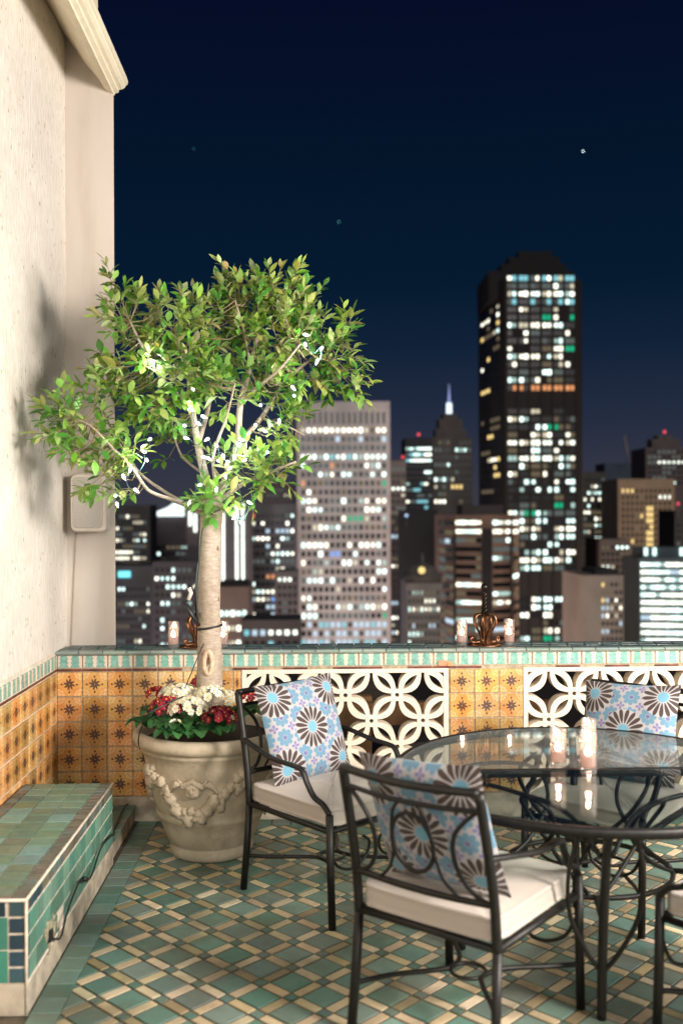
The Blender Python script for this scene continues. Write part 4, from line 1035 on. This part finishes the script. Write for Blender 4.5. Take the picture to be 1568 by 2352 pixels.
def building(name, label, cat, dist, faces, ytop, wall, seed=0, depth=22, extra=None, roof=None, group=None):
    """faces: list of dict(x0,x1[,d0,d1],cols,rh,(y0,y1) rows range in picture rows, ww, wh, mix, rows override)"""
    r_ = random.Random(seed+101)
    x0, x1 = faces[0]['x0'], faces[0]['x1']
    corners = []
    for f in faces:
        if f.get('nc'): continue
        for xk, dk in (('x0', 'd0'), ('x1', 'd1')):
            p = PY(f[xk], 1176, f.get(dk, dist)); q = (p.x, p.y)
            if not corners or (abs(q[0]-corners[-1][0])+abs(q[1]-corners[-1][1])) > .5: corners.append(q)
    c0, c1 = corners[0], corners[-1]
    base_pts = corners+[(c1[0]*1.0, c1[1]+depth), (c0[0], c1[1]+depth if c0[1] < c1[1]+depth else c0[1]+1)]
    ztop = PY((x0+x1)/2, ytop, dist).z
    e = empty(name, label, cat, (sum(c[0] for c in corners)/len(corners), corners[0][1], GZ), 0, group); O = Vector(e.location)
    mb = MB(); prism(mb, [(c[0]-O.x, c[1]-O.y) for c in base_pts], 0, ztop-GZ); mb.build('wall', wall, e)
    wins = []
    for f in faces:
        if not f.get('cols'): continue
        A = PY(f['x0'], 1176, f.get('d0', dist)); B_ = PY(f['x1'], 1176, f.get('d1', dist)); A.z = B_.z = 0
        U = (B_-A); Lf = U.length; U.normalize(); Nn = Vector((U.y, -U.x, 0))
        if Nn.y > 0: Nn = -Nn
        zt = PY((f['x0']+f['x1'])/2, f['y0'], (A.y+B_.y)/2).z; zb = PY((f['x0']+f['x1'])/2, min(f.get('y1', 1500), 1505), (A.y+B_.y)/2).z
        mp = (A.y+B_.y)/2/FPX; rh = f['rh']*mp; rows = int((zt-zb)/rh); cw = Lf*(1-2*f.get('mg', .03))/f['cols']; mg = Lf*f.get('mg', .03)
        ww, wh = f.get('ww', .6), f.get('wh', .55)
        for j in range(rows):
            ov = f.get('rows', {}).get(j); run = None; left = 0
            for i in range(f['cols']):
                if f.get('skip') and (i in f['skip']): continue
                if ov is not None: kx = pick(r_, ov)
                else:
                    if left <= 0: run = pick(r_, f['mix']); left = r_.choice(f.get('runs', (1, 1, 2, 3)))
                    left -= 1; kx = run
                if kx == '.': continue
                if kx in 'wc': kx = r_.choice([kx, kx, kx+'1', kx+'2'])
                hv = r_.uniform(.72, 1) if kx[0] in 'wcW' else 1
                c = A+U*(mg+(i+.5+f.get('pair', 0)*(1 if i % 2 == 0 else -1))*cw)+Nn*.03; z = zt-(j+.5)*rh
                sw = ww*cw/2*(r_.uniform(.72, 1) if kx[0] in 'wcgaW' and ww < .85 else 1)
                wins.append((kx, c, z, U, Nn, sw, wh*rh/2*hv))
    lit = [w_ for w_ in wins if w_[0] != 'k']; dark = [w_ for w_ in wins if w_[0] == 'k']
    r_.shuffle(lit); allw = lit+dark
    cache = {}
    def quad(mbd, w_, off, m=0):
        kx, c, z, U, Nn, sw, sh = w_
        p = Vector((c.x, c.y, z-GZ))-Vector((off[0], off[1], 0)); Z = Vector((0, 0, 1)); D = Nn*.04
        a = [p-U*sw-Z*sh, p+U*sw-Z*sh, p+U*sw+Z*sh, p-U*sw+Z*sh]
        mbd.add(a+[q+D for q in a], [(4, 5, 6, 7), (0, 1, 5, 4), (1, 2, 6, 5), (2, 3, 7, 6), (3, 0, 4, 7)], m)
    for w_ in allw[:100]:
        mb = MB(); quad(mb, (w_[0], Vector((0, 0, 0)), GZ, w_[3], w_[4], w_[5], w_[6]), (0, 0)); o = mb.build('window', PAL[w_[0]], e); o.location = (w_[1].x-O.x, w_[1].y-O.y, w_[2]-GZ)
    if len(allw) > 100:
        mb = MB(); keys = sorted(set(w_[0] for w_ in allw[100:]))
        for w_ in allw[100:]: quad(mb, w_, (O.x, O.y), keys.index(w_[0]))
        o = mb.build('window', [PAL[q] for q in keys], e); o['kind'] = 'stuff'
    # rooftop boxes
    if roof:
        for ri, (ra, rb_, ry, m_) in enumerate(roof):
            a, b = PY(ra, ry, dist+4+ri), PY(rb_, ry, dist+4+ri)
            mb = MB(); prism(mb, [(a.x-O.x, a.y-O.y), (b.x-O.x, a.y-O.y), (b.x-O.x, a.y+10-O.y), (a.x-O.x, a.y+10-O.y)], ztop-GZ-.2, a.z-GZ); mb.build('rooftop_box', m_ or wall, e)
    if extra: extra(e, O, ztop)
    return e
def bar(e, O, x0, y0, x1, y1, dist, mat, name, th=.5):
    a, b = PY(x0, y0, dist), PY(x1, y1, dist); mb = MB(); mb.box((a.x-O.x, dist-O.y-th, min(a.z, b.z)-GZ), (b.x-O.x, dist-O.y+.02, max(a.z, b.z)-GZ)); return mb.build(name, mat, e)
def beacon(e, O, x, y, dist, mat=None):
    a = PY(x, y, dist); mb = MB(); mb.ball((a.x-O.x, a.y-O.y, a.z-GZ), dist*.0016); mb.build('beacon', mat or PAL['r'], e)
    mb = MB(); mb.tube([(a.x-O.x, a.y-O.y, a.z-GZ-dist*.012), (a.x-O.x, a.y-O.y, a.z-GZ)], dist*.0003, 6); mb.build('mast', M_roofdark, e)
mixL = [('k', 30), ('w', 12), ('c', 10), ('d', 12), ('e', 14), ('g', 1.5), ('b', .6), ('r', .4)]
mixM = [('k', 45), ('w', 8), ('c', 8), ('d', 14), ('e', 14), ('g', 1), ('a', .8), ('b', .8)]
# white tower
w1 = wallm((.74, .645, .62)); full = [('W', 6), ('c', 3), ('t', 1)]; half = [('w', 6), ('c', 5), ('k', 4), ('e', 3)]
ea = [('t', 3), ('p', 5), ('e', 2), ('k', 2)]
fc = dict(x0=682, x1=896, cols=15, rh=20.3, y0=978, y1=1500, ww=.66, wh=.60, mg=.035, mix=[('k', 52), ('w', 12), ('c', 9), ('d', 12), ('e', 14), ('g', 2), ('a', 1), ('r', .7), ('b', .4)], rows={0: [('w', 8), ('c', 2), ('d', 1)], 1: [('e', 5), ('p', 2), ('k', 1)], 3: full, 2: [('e', 5), ('k', 3)], 5: half, 8: half, 9: half, 13: half, 15: half, 17: half, 20: half, 22: ea, 23: ea, 24: ea})
sf = dict(x0=676, x1=682, d0=372, d1=350)
fslots = dict(nc=1, x0=682, x1=896, cols=15, rh=32, y0=944, y1=977, ww=.5, wh=.85, mg=.035, mix=[('k', 1)])
building('office_tower', 'broad pale pink grid tower with rows of square lit windows right of the tree', 'building', 350, [sf, fc, fslots], 922, w1, 1, 30)
# dark tower
wd = wallm((.014, .011, .011)); md = [('.', 5), ('w', 14), ('c', 13), ('k', 22), ('g', 2.5), ('d', 8), ('e', 8)]
lo = [('W', 2), ('w', 6), ('c', 4)]; no = [('.', 1)]
fd = dict(x0=1160, x1=1326, cols=12, rh=18.1, y0=630, y1=1500, ww=.74, wh=.66, mg=.02, pair=.10, mix=md, runs=(1, 2, 2, 2), rows={0: [('w', 3), ('t', 5), ('e', 2)], 1: [('e', 6), ('w', 1), ('k', 1)], 2: lo, 3: [('t', 4), ('c', 2), ('k', 7)], 14: [('a', 6), ('k', 2)], 15: no, 16: no, 21: [('W', 2), ('w', 4), ('k', 1)], 23: lo, 27: [('c', 3), ('k', 2)], 32: [('w', 4), ('k', 2)], 38: no, 39: no, 40: no})
fl_ = dict(x0=1104, x1=1150, d0=325, d1=303, cols=6, rh=18, y0=690, y1=1500, ww=.7, wh=.5, mix=[('k', 40), ('w', 6), ('d', 10), ('y', 3), ('c', 2)], runs=(1, 2, 3), rows={12: no, 13: no, 14: no})
def crownx(e, O, zt):
    for dd, (a, b, y_, yb_) in enumerate(((1122, 1318, 622, 690), (1150, 1300, 606, 640), (1168, 1285, 590, 620), (1190, 1268, 577, 600))):
        A, B_ = PY(a, y_, 305+dd*.7), PY(b, y_, 305+dd*.7); zb = PY(a, yb_, 305).z
        mb = MB(); prism(mb, [(A.x-O.x, A.y-O.y), (B_.x-O.x, A.y-O.y), (B_.x-O.x, A.y+22-O.y), (A.x-O.x, A.y+22-O.y)], zb-GZ, A.z-GZ); mb.build('crown_tier', wd, e)
    for x_ in [1161.5+i*27.1 for i in range(7)]: bar(e, O, x_-1.2, 632, x_+1.2, 1505, 300, wallm((.045, .030, .026)), 'mullion', .35)
building('office_tower', 'tallest dark tower, nearly black with scattered greenish white windows and stepped crown', 'building', 300, [dict(fl_), dict(x0=1150, x1=1160, d0=303), dict(fd), dict(x0=1326, x1=1337, d1=303)], 640, wd, 2, 26, extra=crownx)
# stepped tower with lit spire
wg = wallm((.13, .11, .10))
def spire(e, O, zt):
    for dd, (a, b, y_) in enumerate(((1000, 1070, 985), (1008, 1062, 962), (1018, 1050, 950))):
        A, B_ = PY(a, y_, 610+dd), PY(b, y_, 610+dd); mb = MB(); prism(mb, [(A.x-O.x, A.y-O.y), (B_.x-O.x, A.y-O.y), (B_.x-O.x, A.y+14-O.y), (A.x-O.x, A.y+14-O.y)], zt-GZ-12, A.z-GZ); mb.build('crown_tier', wg, e)
    b0_, b1_, t_ = PY(1026, 956, 615), PY(1040, 924, 615), PY(1032, 880, 615); cx = (PY(1033, 956, 615)).x-O.x; yy = 615-O.y+4
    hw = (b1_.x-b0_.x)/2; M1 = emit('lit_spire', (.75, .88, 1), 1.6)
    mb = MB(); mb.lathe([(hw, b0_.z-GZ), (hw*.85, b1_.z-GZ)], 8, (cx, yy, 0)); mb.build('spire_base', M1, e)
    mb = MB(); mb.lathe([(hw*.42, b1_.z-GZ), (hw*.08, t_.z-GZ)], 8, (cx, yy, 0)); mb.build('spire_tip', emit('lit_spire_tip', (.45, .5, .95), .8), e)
building('office_tower', 'stepped stone tower topped by a small floodlit white spire', 'building', 600, [dict(x0=993, x1=1085, cols=9, rh=17, y0=1008, y1=1210, ww=.6, wh=.55, mix=[('k', 50), ('w', 9), ('c', 5), ('d', 12), ('e', 8), ('.', 10), ('y', 2)])], 1004, wg, 3, 30, extra=spire)
building('office_block', 'dark slim block with two bright window strips and red beacon left of the spire', 'building', 560, [dict(x0=930, x1=993, cols=7, rh=13.5, y0=1024, y1=1200, ww=.9, wh=.5, mix=[('k', 40), ('c', 8), ('t', 5), ('e', 12), ('w', 3)], rows={0: [('c', 1)], 2: full, 3: [('k', 1)]})], 1006, wallm((.06, .055, .06)), 4, extra=lambda e, O, z: beacon(e, O, 961, 998, 562))
building('office_block', 'pale pink block with a red lit sign peeping out right of the grid tower', 'building', 480, [dict(x0=896, x1=932, cols=3, rh=15, y0=1070, y1=1500, ww=.7, wh=.5, mix=[('k', 8), ('w', 8), ('e', 6), ('d', 5), ('c', 2)], rows={3: [('r', 2), ('W', 4)]})], 1058, wallm((.36, .28, .27)), 5, 12, extra=lambda e, O, z: beacon(e, O, 925, 1050, 482))
building('dark_tower_block', 'unlit black block with blue lit disc on its roof line between two lit towers', 'building', 290, [dict(x0=920, x1=1004, cols=0, rh=20, y0=1200)], 1172, wallm((.010, .010, .012)), 6, 12,
         extra=lambda e, O, z: [beacon(e, O, 933, 1184, 288, emit('blue_disc', (.5, .7, 1), 1.3)), beacon(e, O, 1004, 1296, 288, PAL['b'])])
def dome(e, O, zt):
    p = PY(970, 1335, 232); mb = MB(); r_ = 3.6
    mb.lathe([(r_*1.25, zt-GZ-.1), (r_*1.25, zt-GZ+1.5), (r_, zt-GZ+1.6)]+[(r_*math.cos(R(a)), zt-GZ+1.6+r_*.75*math.sin(R(a))) for a in range(5, 90, 12)]+[(.4, zt-GZ+4.6), (.2, zt-GZ+6.5)], 20, (p.x-O.x, p.y-O.y, 0)); mb.build('dome', wallm((.20, .17, .15)), e)
    a = PY(968, 1310, 225); mb = MB(); mb.ball((a.x-O.x, a.y-O.y, a.z-GZ), .8); mb.build('lantern', PAL['y'], e)
building('stone_building', 'small pale stone building with corner dome left of the banded brown block', 'building', 225, [dict(x0=932, x1=1012, cols=8, rh=19, y0=1352, y1=1500, ww=.4, wh=.55, mix=[('k', 20), ('w', 2), ('c', 3), ('d', 3)], rows={2: [('w', 3), ('c', 2)], 4: [('k', 4), ('p', 2)]})], 1340, wallm((.42, .35, .31)), 7, 14, extra=dome)
# banded brown building
wb = wallm((.30, .185, .135)); band = [('k', 14), ('w', 3), ('c', 5), ('d', 6), ('e', 7)]
fb = [dict(x0=1008, x1=1022, d0=262, d1=250, cols=2, rh=20.5, y0=1192, y1=1500, ww=1, wh=.5, mg=0, mix=[('k', 6), ('d', 3), ('e', 4)]), dict(x0=1022, x1=1044, d0=250, d1=243, cols=2, rh=20.5, y0=1192, y1=1500, ww=1, wh=.5, mg=0, mix=[('k', 6), ('d', 2), ('e', 4), ('p', 1)]),
      dict(x0=1044, x1=1106, d0=243, d1=240, cols=5, rh=20.5, y0=1190, y1=1500, ww=1.0, wh=.48, mg=.03, mix=band, runs=(2, 3, 4), rows={0: lo, 1: lo, 7: [('w', 5), ('c', 2)], 9: lo}), dict(x0=1106, x1=1130, d0=240, d1=240), dict(x0=1130, x1=1172, d0=240, d1=242, cols=4, rh=20.5, y0=1190, y1=1500, ww=1.0, wh=.48, mg=.02, mix=band, runs=(2, 3, 4), rows={0: lo, 1: lo, 9: lo, 12: [('p', 1)]}),
      dict(x0=1176, x1=1190, d0=243, d1=250, cols=1, rh=20.5, y0=1190, y1=1500, ww=.9, wh=.48, mg=.02, mix=band, rows={0: lo, 1: lo})]
building('banded_office_block', 'brown banded block with rounded left corner and dark centre bay behind the bronze finial', 'building', 240, fb, 1183, wb, 8, 22, roof=[(1062, 1155, 1160, wallm((.10, .08, .075)))],
         extra=lambda e, O, z: [bar(e, O, 1106, 1214, 1130, 1505, 239.6, wallm((.035, .028, .030)), 'centre_bay', .3), bar(e, O, 1040, 1214, 1047, 1505, 239.4, wallm((.035, .028, .030)), 'pilaster', .3), bar(e, O, 1170, 1214, 1176, 1505, 239.6, wallm((.035, .028, .030)), 'pilaster', .3)])
# right hand group
building('brick_tower', 'old brown tower with a narrow column of yellow windows at the right', 'building', 400, [dict(x0=1418, x1=1548, cols=11, rh=14.6, y0=1120, y1=1500, ww=.45, wh=.6, mg=.05, mix=[('k', 60), ('y', 1.5), ('d', 3), ('W', .6)])], 1100, wallm((.26, .185, .13)), 9, 24,
         extra=lambda e, O, z: [bar(e, O, 1484+i*8, 1163+j*14, 1490+i*8, 1173+j*14, 399.6, PAL['y'], 'window', .1) for i in range(2) for j in range(8) if (i, j) != (0, 3)])
cg = [('W', 9), ('c', 6), ('p', 1)]
building('glass_office', 'low glass office ablaze with white lit floors in the right foreground of the city', 'building', 230, [dict(x0=1440, x1=1466, d0=246, d1=232, cols=4, rh=18, y0=1300, y1=1500, ww=.7, wh=.4, mix=[('p', 2), ('e', 5), ('k', 4)]), dict(x0=1466, x1=1574, d0=232, d1=230, cols=9, rh=17.6, y0=1288, y1=1500, ww=.92, wh=.58, mix=cg, runs=(2, 4, 5))], 1284, wallm((.10, .13, .14)), 10, 20,
         roof=[(1480, 1568, 1258, wallm((.09, .12, .14)))], extra=lambda e, O, z: [bar(e, O, x_, 1258, x_+7, 1276, 233.9, PAL['c'], 'roof_lamp', .3) for x_ in (1478, 1498, 1560)])
building('office_tower', 'distant stepped tower with red roof beacon at the far right', 'building', 640, [dict(x0=1482, x1=1600, cols=10, rh=12, y0=1032, y1=1120, ww=.6, wh=.5, mix=[('k', 30), ('e', 8), ('p', 5), ('c', 3), ('g', 1)], rows={2: [('e', 2), ('W', 2)]})], 1028, wallm((.13, .10, .10)), 11, 30,
         roof=[(1496, 1560, 1008, None), (1510, 1545, 1000, None)], extra=lambda e, O, z: beacon(e, O, 1525, 992, 645))
building('office_block', 'lit grey block touching the right side of the tallest dark tower', 'building', 430, [dict(x0=1337, x1=1390, cols=6, rh=15, y0=1095, y1=1500, ww=.7, wh=.5, mix=[('k', 26), ('w', 8), ('c', 9), ('e', 7), ('d', 6), ('g', .5)], rows={3: [('w', 4), ('k', 1)]})], 1084, wallm((.10, .085, .075)), 12, 16)
building('office_block', 'bluish distant block on the skyline between dark tower and brown tower', 'building', 900, [dict(x0=1388, x1=1484, cols=14, rh=11, y0=1096, y1=1190, ww=.5, wh=.4, mix=[('k', 30), ('e', 5), ('p', 2)])], 1064, wallm((.07, .09, .13)), 13, 30)
building('apartment_block', 'plain cream side wall block with warm windows beneath the tallest tower', 'building', 190, [dict(x0=1337, x1=1376), dict(x0=1376, x1=1430, cols=5, rh=18, y0=1334, y1=1500, ww=.5, wh=.5, mix=[('k', 9), ('w', 3), ('d', 4), ('y', 2), ('p', 1)], rows={4: [('w', 2), ('k', 1), ('p', 1)]})], 1322, wallm((.46, .38, .31)), 14, 16, roof=[(1366, 1420, 1308, wallm((.05, .045, .045)))])
building('apartment_block', 'dark brown block filling the gap before the glass office', 'building', 300, [dict(x0=1376, x1=1446, cols=6, rh=15, y0=1250, y1=1500, ww=.55, wh=.5, mix=[('k', 20), ('w', 4), ('c', 4), ('d', 6), ('W', 1)])], 1238, wallm((.09, .07, .06)), 15, 16)
building('office_block', 'dark block at the right edge with a red roof light beside the brown tower', 'building', 330, [dict(x0=1548, x1=1620, cols=5, rh=14, y0=1200, y1=1500, ww=.5, wh=.5, mix=[('k', 22), ('e', 2), ('w', 1)])], 1172, wallm((.022, .02, .022)), 16, 16, extra=lambda e, O, z: beacon(e, O, 1556, 1157, 328))
# left hand group, seen below and through the tree
building('office_block', 'dark block with dense warm window rows left behind the tree', 'building', 360, [dict(x0=60, x1=345, cols=34, rh=13.6, y0=1180, y1=1330, ww=.75, wh=.55, mix=[('k', 18), ('w', 9), ('d', 10), ('e', 6), ('a', .6)], rows={4: half, 7: [('w', 3), ('d', 1)]}), ], 1160, wallm((.075, .07, .07)), 17, 16)
def tealsign(e, O, z): bar(e, O, 272, 1312, 300, 1326, 299.5, emit('teal_sign', (.2, .8, .95), 1.6), 'lit_sign', .2)
building('office_block', 'low dark block with a glowing teal sign beside the corner pier', 'building', 300, [dict(x0=100, x1=352, cols=25, rh=17, y0=1345, y1=1500, ww=.6, wh=.5, mix=[('k', 40), ('w', 5), ('c', 6), ('e', 7), ('d', 7), ('a', .8)])], 1300, wallm((.07, .065, .065)), 18, 16, extra=tealsign)
def whitesign(e, O, z):
    A = [PY(*q, 419) for q in ((352, 1186), (424, 1186), (424, 1162), (402, 1153), (386, 1165), (354, 1178))]; mb = MB(); k = len(A)
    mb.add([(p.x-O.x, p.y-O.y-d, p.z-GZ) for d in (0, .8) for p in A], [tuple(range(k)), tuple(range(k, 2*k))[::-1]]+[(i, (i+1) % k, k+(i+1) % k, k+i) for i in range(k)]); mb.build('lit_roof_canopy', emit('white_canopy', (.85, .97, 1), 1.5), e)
building('office_block', 'grey block carrying a sloping floodlit white canopy behind the low branches', 'building', 420, [dict(x0=345, x1=450, cols=9, rh=14.5, y0=1250, y1=1400, ww=.7, wh=.5, mix=[('k', 24), ('w', 7), ('c', 9), ('d', 6), ('e', 8), ('y', 1), ('b', .6)])], 1188, wallm((.11, .09, .10)), 19, 18, extra=whitesign)
building('apartment_block', 'purplish dark block with sparse cool windows left of the trunk', 'building', 270, [dict(x0=350, x1=470, cols=9, rh=19, y0=1300, y1=1500, ww=.62, wh=.5, mix=[('k', 36), ('c', 9), ('w', 3), ('e', 9), ('b', .8)])], 1290, wallm((.08, .072, .076)), 20, 16)
def neon(e, O, z):
    for x_, y0_, y1_ in ((437, 1174, 1208), (449, 1180, 1222), (501, 1172, 1338), (513, 1172, 1338), (544, 1156, 1335), (558, 1156, 1337)):
        bar(e, O, x_-3.4, y0_, x_+3.4, y1_, 279.2, PAL['W'], 'neon_strip', .4)
building('hotel_building', 'dark building with tall glowing white vertical light strips just behind the trunk', 'building', 280, [dict(x0=428, x1=574, cols=0, rh=10, y0=1200)], 1150, wallm((.09, .075, .085)), 21, 14, extra=neon)
building('low_roofed_building', 'brown flat-topped building with lit windows right of the trunk below the light strips', 'building', 215, [dict(x0=484, x1=570, cols=6, rh=34, y0=1392, y1=1500, ww=.8, wh=.42, mix=[('W', 3), ('w', 4), ('c', 3)])], 1348, wallm((.17, .13, .11)), 22, 16, roof=[(506, 566, 1338, wallm((.04, .035, .035)))])
building('office_block', 'blue-grey block with cool scattered windows between trunk and grid tower', 'building', 330, [dict(x0=572, x1=680, cols=9, rh=17.4, y0=1176, y1=1500, ww=.7, wh=.5, mix=[('k', 34), ('c', 9), ('w', 8), ('p', 5), ('e', 10), ('r', .8), ('b', .8), ('a', 1.2)], rows={1: [('w', 3), ('k', 2)], 10: lo})], 1158, wallm((.14, .135, .15)), 23, 20)
building('low_building', 'low dark building in front of the blue-grey block at the foot of the city view', 'building', 180, [dict(x0=552, x1=690, cols=7, rh=26, y0=1440, y1=1500, ww=.6, wh=.5, mix=[('k', 6), ('W', 3), ('p', 3), ('t', 2)])], 1424, wallm((.06, .055, .055)), 24, 10)
building('office_block', 'narrow grey block squeezed against the left edge of the grid tower', 'building', 300, [dict(x0=634, x1=684, cols=4, rh=18, y0=1322, y1=1440, ww=.6, wh=.5, mix=[('k', 10), ('W', 2), ('t', 2), ('e', 4)])], 1312, wallm((.15, .13, .13)), 25, 14)
building('office_block', 'hazy far tower rising behind the fork of the tree', 'building', 800, [dict(x0=590, x1=672, cols=8, rh=12, y0=1120, y1=1170, ww=.5, wh=.5, mix=[('k', 12), ('w', 2), ('e', 3)])], 1112, wallm((.16, .12, .12)), 26, 20)
building('office_block', 'narrow block with warm and blue lights tucked beside the black block', 'building', 400, [dict(x0=896, x1=925, cols=3, rh=17, y0=1190, y1=1500, ww=.7, wh=.45, mix=[('k', 7), ('w', 3), ('p', 3), ('b', 1), ('d', 3)])], 1180, wallm((.07, .055, .06)), 27, 14)
# crane on the skyline
a, b = PY(1433, 1000, 880), PY(1444, 1066, 880)
mb = MB(); mb.tube([a, b], 1.0, 4); tag(mb.build('tower_crane', wallm((.35, .30, .30))), 'thin slanting crane jib above the bluish skyline block', 'crane')
# stars
for i, (x_, y_, e_, lb) in enumerate(((1338, 348, 8, 'brightest star, high in the sky above the dark tower'), (778, 510, 1.4, 'faint greenish star above the top of the tree'), (445, 342, .6, 'faintest star, high beside the building eave'))):
    p = PY(x_, y_, 9000); mb = MB(); mb.ball((0, 0, 0), 4.2, nu=16, nv=12); o = mb.build('star', emit('star_light_%d' % i, (.8, .9, 1) if i == 0 else (.2, .8, .8), e_)); o.location = p; tag(o, lb, 'star', 'stars in the night sky')
# added point lamps with no visible source, brightening the facades from below
for x_, y_, z_, e_, c_ in ((-30, 150, -60, 60000, (1, .72, .62)), (20, 270, -70, 42000, (1, .84, .80)), (75, 190, -80, 30000, (1, .78, .60)), (150, 260, -70, 130000, (1, .80, .62)), (-60, 240, -70, 22000, (.9, .8, 1))):
    lamp('POINT', 'facade_fill_light', (x_, y_, z_), e_*2.6, c_, size=3)
